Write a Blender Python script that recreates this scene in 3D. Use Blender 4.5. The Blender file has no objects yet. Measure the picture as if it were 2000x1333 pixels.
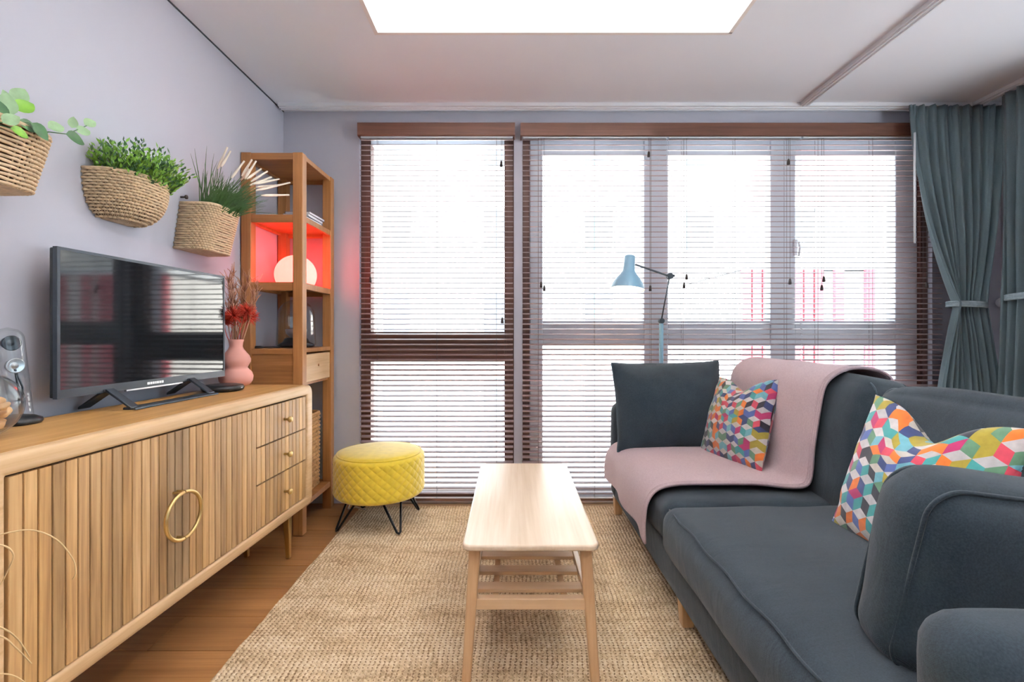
import bpy, bmesh, math, random
from math import sin, cos, pi, sqrt, radians, exp
from mathutils import Vector, Matrix, noise

random.seed(7)
scene = bpy.context.scene
col = scene.collection

# ------------------------------------------------------------------ camera
F = 930.0                       # focal length in pixels of a 2000 px wide frame
CH = 1.07                       # camera height
cam_d = bpy.data.cameras.new('camera')
cam_d.sensor_width = 36.0
cam_d.lens = F / 2000 * 36.0
cam_d.shift_y = -0.00825
cam_d.clip_start = 0.02
cam = bpy.data.objects.new('camera', cam_d)
cam.location = (0, 0, CH)
cam.rotation_euler = (pi / 2, 0, 0)
col.objects.link(cam)
scene.camera = cam

# ------------------------------------------------------------------ sky, sun, exposure
world = bpy.data.worlds.new('overcast_sky')
scene.world = world
world.use_nodes = True
bg = world.node_tree.nodes['Background']
bg.inputs['Color'].default_value = (0.74, 0.88, 1.0, 1)
bg.inputs['Strength'].default_value = 2.1
sun_d = bpy.data.lights.new('sun', 'SUN')
sun_d.energy = 30.0
sun_d.angle = radians(3)
sun_d.color = (1.0, 0.96, 0.9)
sun = bpy.data.objects.new('sun', sun_d)
sun.rotation_euler = Vector((0.80, 0.04, -0.60)).to_track_quat('-Z', 'Y').to_euler()
sun.location = (-20, 3, 16)
col.objects.link(sun)
vs = scene.view_settings
vs.view_transform = 'Standard'
vs.look = 'None'
vs.gamma = 1.0
vs.use_curve_mapping = False
vs.exposure = 1.12
LED_STRENGTH = 145.0
scene.cycles.caustics_reflective = False
scene.cycles.caustics_refractive = False
scene.cycles.max_bounces = 10

# ------------------------------------------------------------------ helpers
def tag(o, label=None, cat=None, group=None, kind=None):
    if label: o['label'] = label
    if cat: o['category'] = cat
    if group: o['group'] = group
    if kind: o['kind'] = kind
    return o

def empty(name, loc=(0, 0, 0), rz=0.0, label=None, cat=None, group=None):
    o = bpy.data.objects.new(name, None)
    o.empty_display_size = 0.05
    o.location = loc
    o.rotation_euler = (0, 0, rz)
    col.objects.link(o)
    return tag(o, label, cat, group)

def link(name, me, parent=None, loc=None, rot=None):
    o = bpy.data.objects.new(name, me)
    col.objects.link(o)
    if parent: o.parent = parent
    if loc: o.location = loc
    if rot: o.rotation_euler = rot
    return o

def frame_from(path, i):
    a = path[max(i - 1, 0)]; b = path[min(i + 1, len(path) - 1)]
    return (Vector(b) - Vector(a)).normalized()

class MB:
    def __init__(s):
        s.v = []; s.f = []
    def box(s, x0, x1, y0, y1, z0, z1):
        n = len(s.v)
        s.v += [(x0, y0, z0), (x1, y0, z0), (x1, y1, z0), (x0, y1, z0), (x0, y0, z1), (x1, y0, z1), (x1, y1, z1), (x0, y1, z1)]
        s.f += [tuple(n + k for k in q) for q in ((0, 3, 2, 1), (4, 5, 6, 7), (0, 1, 5, 4), (1, 2, 6, 5), (2, 3, 7, 6), (3, 0, 4, 7))]
        return s
    def tube(s, path, r, n=8, cap=True, closed=False):
        m = len(path); base = len(s.v)
        up = None
        for i, p in enumerate(path):
            if closed:
                t = (Vector(path[(i + 1) % m]) - Vector(path[i - 1])).normalized()
            else:
                t = frame_from(path, i)
            if up is None:
                up = Vector((0, 0, 1)) if abs(t.z) < 0.9 else Vector((1, 0, 0))
            a = t.cross(up)
            if a.length < 1e-5: a = t.cross(Vector((0, 1, 0)))
            a.normalize(); b = a.cross(t).normalized(); up = b
            rr = r[i] if isinstance(r, (list, tuple)) else r
            for k in range(n):
                w = 2 * pi * k / n
                s.v.append(tuple(Vector(p) + a * (cos(w) * rr) + b * (sin(w) * rr)))
        for i in range(m if closed else m - 1):
            j = (i + 1) % m
            for k in range(n):
                l = (k + 1) % n
                s.f.append((base + i * n + k, base + i * n + l, base + j * n + l, base + j * n + k))
        if cap and not closed:
            s.f.append(tuple(base + k for k in range(n))[::-1])
            s.f.append(tuple(base + (m - 1) * n + k for k in range(n)))
        return s
    def lathe(s, prof, n=32, c=(0, 0, 0), cap=True):
        base = len(s.v)
        for r, z in prof:
            for k in range(n):
                w = 2 * pi * k / n
                s.v.append((c[0] + r * cos(w), c[1] + r * sin(w), c[2] + z))
        for i in range(len(prof) - 1):
            for k in range(n):
                l = (k + 1) % n
                s.f.append((base + i * n + k, base + i * n + l, base + (i + 1) * n + l, base + (i + 1) * n + k))
        if cap:
            s.f.append(tuple(base + k for k in range(n))[::-1])
            m = len(prof) - 1
            s.f.append(tuple(base + m * n + k for k in range(n)))
        return s
    def prism(s, poly, axis, a, b):
        """poly: 2D points counter-clockwise; extruded along axis from a to b"""
        n = len(poly); base = len(s.v)
        for t in (a, b):
            for p, q in poly:
                s.v.append({'x': (t, p, q), 'y': (p, t, q), 'z': (p, q, t)}[axis])
        s.f.append(tuple(base + k for k in range(n))[::-1])
        s.f.append(tuple(base + n + k for k in range(n)))
        for k in range(n):
            l = (k + 1) % n
            s.f.append((base + k, base + l, base + n + l, base + n + k))
        return s
    def grid(s, fn, nu, nv, wrap=False):
        base = len(s.v)
        for j in range(nv + 1):
            for i in range(nu + (0 if wrap else 1)):
                s.v.append(tuple(fn(i / nu, j / nv)))
        w = nu if wrap else nu + 1
        for j in range(nv):
            for i in range(nu):
                i2 = (i + 1) % nu if wrap else i + 1
                s.f.append((base + j * w + i, base + j * w + i2, base + (j + 1) * w + i2, base + (j + 1) * w + i))
        return s
    def mesh(s, name, mat, smooth=False, angle=None):
        me = bpy.data.meshes.new(name)
        me.from_pydata(s.v, [], s.f)
        bm = bmesh.new(); bm.from_mesh(me)
        bmesh.ops.recalc_face_normals(bm, faces=bm.faces)
        bm.to_mesh(me); bm.free()
        if mat: me.materials.append(mat)
        if smooth:
            me.polygons.foreach_set('use_smooth', [True] * len(me.polygons))
            if angle: me.set_sharp_from_angle(angle=radians(angle))
        return me
    def build(s, name, mat, parent=None, smooth=False, angle=None, bevel=0, seg=2, loc=None, rot=None, solid=0):
        o = link(name, s.mesh(name, mat, smooth or bevel > 0, angle or (40 if bevel else None)), parent, loc, rot)
        if solid:
            m = o.modifiers.new('thick', 'SOLIDIFY'); m.thickness = solid; m.offset = 0
        if bevel:
            m = o.modifiers.new('bevel', 'BEVEL'); m.width = bevel; m.segments = seg; m.limit_method = 'ANGLE'; m.angle_limit = radians(40)
            m.harden_normals = False
        return o

def box(name, mat, x0, x1, y0, y1, z0, z1, parent=None, bevel=0, seg=2):
    return MB().box(x0, x1, y0, y1, z0, z1).build(name, mat, parent, bevel=bevel, seg=seg)

def soft_box(sx, sy, sz, r, n=(20, 20, 10), bulge=(0, 0, 0), wr=0.0, seed=0, freq=6.0):
    """a cushion: box centred at the origin with rounded edges, bulged faces, faint creases"""
    idx = {}; v = []; f = []
    nx, ny, nz = n
    def vert(i, j, k):
        if (i, j, k) in idx: return idx[(i, j, k)]
        u = (2 * i / nx - 1, 2 * j / ny - 1, 2 * k / nz - 1)
        # ease spacing so that more rows fall near the edges
        u = tuple(sin(a * pi / 2) * 0.6 + a * 0.4 for a in u)
        h = (sx / 2, sy / 2, sz / 2)
        p = Vector([u[a] * h[a] for a in range(3)])
        q = Vector([max(-h[a] + r, min(h[a] - r, p[a])) for a in range(3)])
        d = p - q
        if d.length > 1e-6: p = q + d.normalized() * r
        b = Vector((bulge[0] * (1 - u[1] ** 2) * (1 - u[2] ** 2) * u[0],
                    bulge[1] * (1 - u[0] ** 2) * (1 - u[2] ** 2) * u[1],
                    bulge[2] * (1 - u[0] ** 4) * (1 - u[1] ** 4) * u[2]))
        p = p + b
        if wr:
            s = Vector((p.x * freq + seed, p.y * freq * 0.7, p.z * freq))
            p = p + Vector((noise.noise(s), noise.noise(s + Vector((9, 3, 1))), noise.noise(s + Vector((1, 7, 5))))) * wr
        idx[(i, j, k)] = len(v); v.append(tuple(p))
        return idx[(i, j, k)]
    for i in range(nx):
        for j in range(ny):
            for k in (0, nz):
                f.append((vert(i, j, k), vert(i + 1, j, k), vert(i + 1, j + 1, k), vert(i, j + 1, k)))
    for i in range(nx):
        for k in range(nz):
            for j in (0, ny):
                f.append((vert(i, j, k), vert(i + 1, j, k), vert(i + 1, j, k + 1), vert(i, j, k + 1)))
    for j in range(ny):
        for k in range(nz):
            for i in (0, nx):
                f.append((vert(i, j, k), vert(i, j + 1, k), vert(i, j + 1, k + 1), vert(i, j, k + 1)))
    m = MB(); m.v = v; m.f = f
    return m

# ------------------------------------------------------------------ materials
def srgb(r, g, b):
    def c(x):
        x /= 255
        return x / 12.92 if x <= 0.04045 else ((x + 0.055) / 1.055) ** 2.4
    return (c(r), c(g), c(b), 1)

def new_mat(name):
    m = bpy.data.materials.new(name)
    m.use_nodes = True
    nt = m.node_tree
    return m, nt, nt.nodes['Principled BSDF']

def node(nt, typ, **kw):
    n = nt.nodes.new(typ)
    for k, v in kw.items():
        if k.startswith('i_'):
            n.inputs[k[2:].replace('_', ' ')].default_value = v
        else:
            setattr(n, k, v)
    return n

def ramp(nt, fac, stops):
    r = nt.nodes.new('ShaderNodeValToRGB')
    el = r.color_ramp.elements
    while len(el) < len(stops): el.new(0.5)
    for e, (p, c) in zip(el, stops):
        e.position = p; e.color = c
    nt.links.new(fac, r.inputs['Fac'])
    return r.outputs['Color']

def coords(nt, scale=(1, 1, 1), rnd=True, kind='Object'):
    tc = nt.nodes.new('ShaderNodeTexCoord')
    mp = nt.nodes.new('ShaderNodeMapping')
    mp.inputs['Scale'].default_value = scale
    nt.links.new(tc.outputs[kind], mp.inputs['Vector'])
    if rnd:
        oi = nt.nodes.new('ShaderNodeObjectInfo')
        mu = node(nt, 'ShaderNodeVectorMath', operation='SCALE')
        mu.inputs[0].default_value = (13.1, 7.7, 5.3)
        nt.links.new(oi.outputs['Random'], mu.inputs['Scale'])
        nt.links.new(mu.outputs[0], mp.inputs['Location'])
    return mp.outputs['Vector']

def bump(nt, bs, height, strength=0.3, dist=0.002):
    b = node(nt, 'ShaderNodeBump')
    b.inputs['Strength'].default_value = strength
    b.inputs['Distance'].default_value = dist
    nt.links.new(height, b.inputs['Height'])
    nt.links.new(b.outputs['Normal'], bs.inputs['Normal'])

def plain(name, c, rough=0.5, metal=0.0, var=0.06, vscale=8.0, bmp=0.0, spec=0.5, sheen=0.0):
    m, nt, bs = new_mat(name)
    n = node(nt, 'ShaderNodeTexNoise', i_Scale=vscale, i_Detail=4.0)
    nt.links.new(coords(nt), n.inputs['Vector'])
    a = tuple(min(1, x * (1 - var)) for x in c[:3]) + (1,)
    b = tuple(min(1, x * (1 + var)) for x in c[:3]) + (1,)
    nt.links.new(ramp(nt, n.outputs['Fac'], [(0.3, a), (0.7, b)]), bs.inputs['Base Color'])
    bs.inputs['Roughness'].default_value = rough
    bs.inputs['Metallic'].default_value = metal
    bs.inputs['Specular IOR Level'].default_value = spec
    bs.inputs['Sheen Weight'].default_value = sheen
    if bmp: bump(nt, bs, n.outputs['Fac'], bmp)
    return m

def wood(name, c1, c2, c3=None, axis=2, scale=1.0, rough=0.5, objcol=False, rndv=0.0, bmp=0.15):
    """grain drawn out along one axis of the object"""
    m, nt, bs = new_mat(name)
    sc = [14 * scale] * 3; sc[axis] = 0.9 * scale
    v = coords(nt, tuple(sc))
    n1 = node(nt, 'ShaderNodeTexNoise', i_Scale=1.6, i_Detail=6.0, i_Roughness=0.6, i_Distortion=0.6)
    nt.links.new(v, n1.inputs['Vector'])
    sc2 = [90 * scale] * 3; sc2[axis] = 2.5 * scale
    n2 = node(nt, 'ShaderNodeTexNoise', i_Scale=1.5, i_Detail=3.0)
    nt.links.new(coords(nt, tuple(sc2)), n2.inputs['Vector'])
    mx = node(nt, 'ShaderNodeMix', data_type='FLOAT')
    mx.inputs[0].default_value = 0.35
    nt.links.new(n1.outputs['Fac'], mx.inputs[2]); nt.links.new(n2.outputs['Fac'], mx.inputs[3])
    c = ramp(nt, mx.outputs[0], [(0.3, c1), (0.5, c3 or tuple((a + b) / 2 for a, b in zip(c1, c2))), (0.7, c2)])
    if objcol:
        oi = nt.nodes.new('ShaderNodeObjectInfo')
        mm = node(nt, 'ShaderNodeMix', data_type='RGBA', blend_type='MULTIPLY')
        mm.inputs[0].default_value = 1.0
        nt.links.new(c, mm.inputs[6]); nt.links.new(oi.outputs['Color'], mm.inputs[7])
        c = mm.outputs[2]
    if rndv:
        oi = nt.nodes.new('ShaderNodeObjectInfo')
        mr = node(nt, 'ShaderNodeMapRange')
        mr.inputs['To Min'].default_value = 1 - rndv; mr.inputs['To Max'].default_value = 1 + rndv
        nt.links.new(oi.outputs['Random'], mr.inputs['Value'])
        hs = node(nt, 'ShaderNodeHueSaturation')
        nt.links.new(mr.outputs['Result'], hs.inputs['Value']); nt.links.new(c, hs.inputs['Color'])
        c = hs.outputs['Color']
    nt.links.new(c, bs.inputs['Base Color'])
    bs.inputs['Roughness'].default_value = rough
    bump(nt, bs, n2.outputs['Fac'], bmp, 0.001)
    return m

def fabric(name, c1, c2, weave=700.0, rough=0.9, bmp=0.35, sheen=0.25, dist=0.0015, mott=5.0, crease=0.0):
    m, nt, bs = new_mat(name)
    v = coords(nt, rnd=False)
    n = node(nt, 'ShaderNodeTexNoise', i_Scale=mott, i_Detail=5.0, i_Roughness=0.65)
    nt.links.new(v, n.inputs['Vector'])
    n2 = node(nt, 'ShaderNodeTexNoise', i_Scale=weave * 0.35, i_Detail=1.0)
    nt.links.new(v, n2.inputs['Vector'])
    mx = node(nt, 'ShaderNodeMix', data_type='FLOAT'); mx.inputs[0].default_value = 0.5
    nt.links.new(n.outputs['Fac'], mx.inputs[2]); nt.links.new(n2.outputs['Fac'], mx.inputs[3])
    nt.links.new(ramp(nt, mx.outputs[0], [(0.32, c1), (0.68, c2)]), bs.inputs['Base Color'])
    w1 = node(nt, 'ShaderNodeTexWave', i_Scale=weave / 2.6, bands_direction='DIAGONAL'); nt.links.new(v, w1.inputs['Vector'])
    ad = node(nt, 'ShaderNodeMath', operation='ADD')
    nt.links.new(w1.outputs['Fac'], ad.inputs[0]); nt.links.new(n2.outputs['Fac'], ad.inputs[1])
    if crease:
        nc_ = node(nt, 'ShaderNodeTexNoise', i_Scale=7.0, i_Detail=3.0, i_Distortion=1.2); nt.links.new(coords(nt, (0.5, 1.6, 1), rnd=False), nc_.inputs['Vector'])
        ma = node(nt, 'ShaderNodeMath', operation='MULTIPLY_ADD'); ma.inputs[1].default_value = crease
        nt.links.new(nc_.outputs['Fac'], ma.inputs[0]); nt.links.new(ad.outputs[0], ma.inputs[2]); ad = ma
    bs.inputs['Roughness'].default_value = rough
    bs.inputs['Sheen Weight'].default_value = sheen
    bs.inputs['Sheen Roughness'].default_value = 0.5
    bs.inputs['Specular IOR Level'].default_value = 0.2
    bump(nt, bs, ad.outputs[0], bmp, dist)
    return m

def glass(name, c=(1, 1, 1, 1), rough=0.0, ior=1.45):
    m, nt, bs = new_mat(name)
    bs.inputs['Base Color'].default_value = c
    bs.inputs['Transmission Weight'].default_value = 1.0
    bs.inputs['Roughness'].default_value = rough
    bs.inputs['IOR'].default_value = ior
    return m

def pane_glass(name, edge=0.35, tint=0.0):
    """thin window pane: clear with a faint reflection"""
    m, nt, bs = new_mat(name)
    nt.nodes.remove(bs)
    tr = node(nt, 'ShaderNodeBsdfTransparent'); tr.inputs['Color'].default_value = (0.96 - tint, 0.98 - tint, 0.98 - tint, 1)
    gl = node(nt, 'ShaderNodeBsdfGlossy'); gl.inputs['Roughness'].default_value = 0.02
    lw = node(nt, 'ShaderNodeLayerWeight')
    pw_ = node(nt, 'ShaderNodeMath', operation='POWER'); pw_.inputs[1].default_value = 3.5
    nt.links.new(lw.outputs['Facing'], pw_.inputs[0])
    fr = node(nt, 'ShaderNodeMath', operation='MULTIPLY_ADD'); fr.inputs[1].default_value = edge; fr.inputs[2].default_value = 0.035
    nt.links.new(pw_.outputs[0], fr.inputs[0])
    mx = node(nt, 'ShaderNodeMixShader')
    nt.links.new(fr.outputs[0], mx.inputs[0]); nt.links.new(tr.outputs[0], mx.inputs[1]); nt.links.new(gl.outputs[0], mx.inputs[2])
    nt.links.new(mx.outputs[0], nt.nodes['Material Output'].inputs['Surface'])
    return m

def emit(name, c, s):
    m, nt, bs = new_mat(name)
    bs.inputs['Base Color'].default_value = (0.9, 0.9, 0.9, 1)
    bs.inputs['Emission Color'].default_value = c
    bs.inputs['Emission Strength'].default_value = s
    return m

M = {}
M['wall'] = plain('wall_paint', srgb(192, 192, 203), 0.85, var=0.012, vscale=3, bmp=0.02, spec=0.2)
M['ceiling'] = plain('ceiling_paint', srgb(238, 241, 248), 0.9, var=0.01, vscale=3, spec=0.2)
M['cove'] = plain('cove_paint', srgb(238, 232, 228), 0.85, var=0.01, vscale=3, spec=0.2)
M['white'] = plain('white_lacquer', srgb(232, 234, 238), 0.35, var=0.02)
M['frame_white'] = plain('pale_window_paint', srgb(228, 236, 244), 0.3, var=0.02)
M['plank'] = wood('oak_floor', srgb(138, 92, 52), srgb(184, 134, 84), axis=0, scale=0.8, rough=0.38, rndv=0.09)
M['floor_base'] = plain('floor_underlay', srgb(60, 42, 28), 0.9)
M['walnut'] = wood('walnut_stain', srgb(80, 52, 42), srgb(124, 86, 70), axis=0, scale=1.0, rough=0.4)
M['walnut_v'] = wood('walnut_stain_upright', srgb(76, 50, 42), srgb(112, 78, 66), axis=2, scale=1.0, rough=0.45)
M['slat'] = wood('blind_slat_wood', srgb(120, 98, 98), srgb(160, 138, 136), axis=0, scale=1.2, rough=0.28)
M['cord'] = plain('blind_cord', srgb(92, 84, 84), 0.8)
M['tassel'] = plain('tassel_wood', srgb(50, 38, 34), 0.5)
M['mango'] = wood('mango_wood', srgb(172, 122, 64), srgb(220, 176, 112), srgb(202, 152, 88), axis=1, scale=0.8, rough=0.42)
M['mango_pale'] = wood('mango_wood_frame', srgb(190, 150, 104), srgb(224, 192, 152), srgb(210, 174, 130), axis=1, scale=0.9, rough=0.45)
M['mango_slat'] = wood('mango_wood_slat', srgb(146, 108, 70), srgb(226, 190, 142), srgb(200, 160, 110), axis=2, scale=1.0, rough=0.5, objcol=True)
M['dark_gap'] = plain('dark_backing', srgb(44, 26, 14), 0.9)
M['brass'] = plain('brushed_brass', srgb(206, 178, 120), 0.3, metal=1.0, var=0.04)
M['oak_tower'] = wood('tower_teak', srgb(140, 92, 50), srgb(186, 132, 78), srgb(164, 112, 62), axis=2, scale=0.9, rough=0.45)
M['oak_tower_h'] = wood('tower_teak_cross', srgb(140, 92, 50), srgb(186, 132, 78), srgb(164, 112, 62), axis=0, scale=0.9, rough=0.45)
M['birch'] = wood('pale_table_wood', srgb(218, 194, 166), srgb(240, 222, 200), srgb(230, 208, 182), axis=1, scale=0.7, rough=0.24, bmp=0.05)
M['birch_leg'] = wood('table_leg_wood', srgb(186, 142, 100), srgb(214, 176, 134), axis=2, scale=1.0, rough=0.42)
M['birch_slat'] = wood('table_slat_wood', srgb(198, 160, 120), srgb(222, 188, 150), axis=0, scale=1.0, rough=0.4)
M['sofa_leg'] = wood('sofa_leg_wood', srgb(184, 140, 96), srgb(214, 172, 126), axis=2, scale=1.0, rough=0.4)
M['sofa'] = fabric('slate_sofa_cloth', srgb(29, 38, 46), srgb(48, 60, 69), weave=900, bmp=0.4, sheen=0.15, mott=4, crease=14.0)
M['piping'] = fabric('slate_piping', srgb(54, 68, 78), srgb(72, 86, 96), weave=900, sheen=0.3)
M['curtain'] = fabric('teal_grey_curtain', srgb(92, 110, 117), srgb(110, 128, 134), weave=1100, bmp=0.2, sheen=0.25, mott=2)
M['rope'] = plain('tieback_cloth', srgb(150, 166, 172), 0.9, var=0.15, vscale=60)
M['throw'] = fabric('pink_knit', srgb(220, 190, 196), srgb(238, 212, 216), weave=420, bmp=0.8, sheen=0.3, dist=0.003, mott=3)
M['yellow'] = plain('mustard_velvet', srgb(240, 210, 60), 0.62, var=0.07, vscale=30, sheen=0.6, spec=0.3)
M['black_metal'] = plain('black_steel', srgb(26, 28, 32), 0.4, metal=0.6)
M['black_plastic'] = plain('black_plastic', srgb(26, 30, 34), 0.32)
M['bezel'] = plain('dark_grey_bezel', srgb(58, 66, 74), 0.35, metal=0.3)
M['silver'] = plain('silver_trim', srgb(200, 204, 208), 0.3, metal=0.8)
M['pink_vase'] = plain('matt_pink_ceramic', srgb(230, 166, 152), 0.6, var=0.03)
M['dry_stem'] = plain('dried_stem', srgb(176, 130, 100), 0.9, var=0.2, vscale=20)
M['dry_pink'] = plain('dried_pink_grass', srgb(206, 160, 134), 0.9, var=0.2, vscale=20)
M['dry_red'] = plain('dyed_red_tuft', srgb(206, 66, 48), 0.9, var=0.2, vscale=20)
M['straw'] = plain('straw', srgb(214, 184, 134), 0.6, var=0.15, vscale=10)
M['wicker'] = plain('sea_grass', srgb(212, 186, 152), 0.85, var=0.16, vscale=60, bmp=0.3)
M['wicker_shade'] = plain('basket_inner_shadow', srgb(92, 66, 44), 0.9, var=0.2, vscale=30)  # dark brown holds the shadow of the basket interior
M['wicker_dark'] = plain('water_hyacinth', srgb(182, 138, 88), 0.85, var=0.22, vscale=40, bmp=0.3)
M['soil'] = plain('plant_moss', srgb(46, 52, 28), 0.95, var=0.3, vscale=40)
M['leaf'] = plain('fresh_leaf', srgb(118, 168, 58), 0.5, var=0.3, vscale=26)
M['leaf_dark'] = plain('dark_leaf', srgb(62, 104, 60), 0.45, var=0.3, vscale=18)
M['leaf_pale'] = plain('pale_leaf', srgb(150, 182, 138), 0.5, var=0.25, vscale=22)
M['blade'] = plain('grass_blade', srgb(62, 96, 48), 0.5, var=0.4, vscale=14)
M['cream'] = plain('cream_spike', srgb(236, 226, 208), 0.9, var=0.05, vscale=30)
M['glass'] = pane_glass('clear_thin_glass', 0.75, 0.03)
M['pane'] = pane_glass('window_pane')
M['lamp_blue'] = plain('powder_blue_enamel', srgb(120, 158, 180), 0.35, var=0.03)
M['lamp_in'] = plain('shade_lining', srgb(244, 238, 224), 0.5, var=0.01)
M['lamp_metal'] = plain('lamp_dark_grey_metal', srgb(70, 78, 84), 0.4, metal=0.5)
M['bulb'] = emit('warm_bulb', (1.0, 0.78, 0.5, 1), 30.0)
M['globe'] = emit('red_lit_globe', (1.0, 0.044, 0.034, 1), 6.5)
M['globe'].node_tree.nodes['Principled BSDF'].inputs['Base Color'].default_value = (0.25, 0.2, 0.2, 1)
M['led'] = emit('warm_led', (0.92, 0.97, 1.0, 1), LED_STRENGTH)
M['cable'] = plain('cable_white', srgb(214, 212, 206), 0.5)

def screen_mat():
    m, nt, bs = new_mat('tv_glass')
    bs.inputs['Base Color'].default_value = (0.006, 0.008, 0.01, 1)
    bs.inputs['Roughness'].default_value = 0.05
    bs.inputs['Specular IOR Level'].default_value = 0.35
    bs.inputs['Coat Weight'].default_value = 0.0
    bs.inputs['Coat Roughness'].default_value = 0.03
    return m
M['screen'] = screen_mat()

def jute_mat():
    m, nt, bs = new_mat('jute')
    v = coords(nt, rnd=False)
    n = node(nt, 'ShaderNodeTexNoise', i_Scale=85.0, i_Detail=2.0); nt.links.new(v, n.inputs['Vector'])
    n2 = node(nt, 'ShaderNodeTexNoise', i_Scale=2.2, i_Detail=5.0); nt.links.new(coords(nt, (1, 6, 1), rnd=False), n2.inputs['Vector'])
    mx = node(nt, 'ShaderNodeMix', data_type='FLOAT'); mx.inputs[0].default_value = 0.4
    nt.links.new(n.outputs['Fac'], mx.inputs[2]); nt.links.new(n2.outputs['Fac'], mx.inputs[3])
    nt.links.new(ramp(nt, mx.outputs[0], [(0.3, srgb(166, 138, 104)), (0.48, srgb(220, 196, 160)), (0.66, srgb(244, 228, 200))]), bs.inputs['Base Color'])
    bs.inputs['Roughness'].default_value = 0.9
    bs.inputs['Specular IOR Level'].default_value = 0.15
    bump(nt, bs, n.outputs['Fac'], 0.4, 0.002)
    return m
M['jute'] = jute_mat()

def print_mat():
    m, nt, bs = new_mat('block_print_velvet')
    at = node(nt, 'ShaderNodeAttribute'); at.attribute_name = 'print'
    n = node(nt, 'ShaderNodeTexNoise', i_Scale=55.0, i_Detail=3.0); nt.links.new(coords(nt), n.inputs['Vector'])
    mr = node(nt, 'ShaderNodeMapRange'); mr.inputs['To Min'].default_value = 0.72; mr.inputs['To Max'].default_value = 1.25
    nt.links.new(n.outputs['Fac'], mr.inputs['Value'])
    hs = node(nt, 'ShaderNodeHueSaturation'); nt.links.new(mr.outputs['Result'], hs.inputs['Value'])
    nt.links.new(at.outputs['Color'], hs.inputs['Color'])
    nt.links.new(hs.outputs['Color'], bs.inputs['Base Color'])
    bs.inputs['Roughness'].default_value = 0.85
    bs.inputs['Sheen Weight'].default_value = 0.3
    bump(nt, bs, n.outputs['Fac'], 0.25, 0.002)
    return m
M['print'] = print_mat()

# ------------------------------------------------------------------ room shell
XL, XR, YB, YR, ZC = -1.43, 3.06, 2.98, -2.3, 2.455
WT = 0.24                                           # outer wall thickness
S = dict(kind='structure')

floor = box('floor', M['floor_base'], XL, XR, YR, YB + WT, -0.12, -0.016); tag(floor, **S)
pw, py, row = 0.195, YR, 0
while py < YB - 0.01:
    x = XL - (row * 0.83 % 2.1)
    while x < XR:
        x0, x1, y1 = max(x, XL), min(x + 2.1, XR), min(py + pw, YB)
        if x1 - x0 > 0.05:
            box('plank', M['plank'], x0 + 0.0006, x1 - 0.0006, py + 0.0006, y1 - 0.0006, -0.016, 0.0, floor, bevel=0.0012, seg=1)
        x += 2.1
    py += pw; row += 1

tag(box('wall_left', M['wall'], XL - 0.2, XL, YR - 0.2, YB + WT, -0.12, ZC + 0.35), **S)
SW0, SW1, SZB, SZT = -0.9, 1.85, 0.45, 2.25            # side window, out of the picture to the right
wr_ = MB()
wr_.box(XR, XR + 0.2, YR - 0.2, SW0, -0.12, ZC + 0.35).box(XR, XR + 0.2, SW1, YB + WT, -0.12, ZC + 0.35)
wr_.box(XR, XR + 0.2, SW0, SW1, -0.12, SZB).box(XR, XR + 0.2, SW0, SW1, SZT, ZC + 0.35)
tag(wr_.build('wall_right', M['wall']), **S)
tag(box('wall_rear', M['wall'], XL, XR, YR - 0.2, YR, -0.12, ZC + 0.35), **S)

# openings in the window wall: a glazed door and a wide window
D0, D1 = -0.955, 0.012                               # glazed door
W0, W1 = 0.066, 2.63                                 # wide window
OT, OB = 2.31, 0.015
wb = MB()
wb.box(XL, D0, YB, YB + WT, 0, ZC + 0.3)
wb.box(D1, W0, YB, YB + WT, 0, OT)
wb.box(W1, XR, YB, YB + WT, 0, ZC + 0.3)
wb.box(D0, W1, YB, YB + WT, OT, ZC + 0.3)
tag(wb.build('wall_back', M['wall']), **S)
sill = box('trim_1', M['white'], D0, W1, YB - 0.004, YB + WT, 0.0, OB); tag(sill, **S)

# ceiling with a lit tray: opening, wider cove behind the lip, LED strip on the ledge
CX0, CX1, CY0, CY1 = -0.625, 1.005, -0.9, 2.2
cl = MB()
T = 0.022
cl.box(XL, CX0, YR, YB, ZC, ZC + T)
cl.box(CX1, XR, YR, YB, ZC, ZC + T)
cl.box(CX0, CX1, YR, CY0, ZC, ZC + T)
cl.box(CX0, CX1, CY1, YB, ZC, ZC + T)
tag(cl.build('ceiling', M['ceiling']), **S)
g = 0.13
cv = MB()
hz = ZC + 0.17
cv.box(CX0 - g - 0.05, CX1 + g + 0.05, CY0 - g - 0.05, CY1 + g + 0.05, hz, hz + 0.05)
for (a, b, c, d) in ((CX0 - g - 0.05, CX0 - g, CY0 - g, CY1 + g), (CX1 + g, CX1 + g + 0.05, CY0 - g, CY1 + g),
                     (CX0 - g - 0.05, CX1 + g + 0.05, CY0 - g - 0.05, CY0 - g), (CX0 - g - 0.05, CX1 + g + 0.05, CY1 + g, CY1 + g + 0.05)):
    cv.box(a, b, c, d, ZC + T, hz)
tag(cv.build('trim_2', M['cove']), **S)
tag(box('trim_3', M['ceiling'], XL - 0.2, XR + 0.2, YR - 0.2, YB + WT, hz + 0.06, hz + 0.2), **S)   # slab above
lip = MB()
for (a, b, c, d) in ((CX0 - 0.012, CX0 + 0.006, CY0, CY1), (CX1 - 0.006, CX1 + 0.012, CY0, CY1), (CX0 - 0.012, CX1 + 0.012, CY0 - 0.012, CY0 + 0.006), (CX0 - 0.012, CX1 + 0.012, CY1 - 0.006, CY1 + 0.012)):
    lip.box(a, b, c, d, ZC - 0.002, ZC + 0.034)
tag(lip.build('trim_4', M['cove']), **S)
led = empty('cove_light', (0.19, 0.65, ZC + T), label='warm white LED strip glowing inside the recessed ceiling tray', cat='ceiling light')
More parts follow.
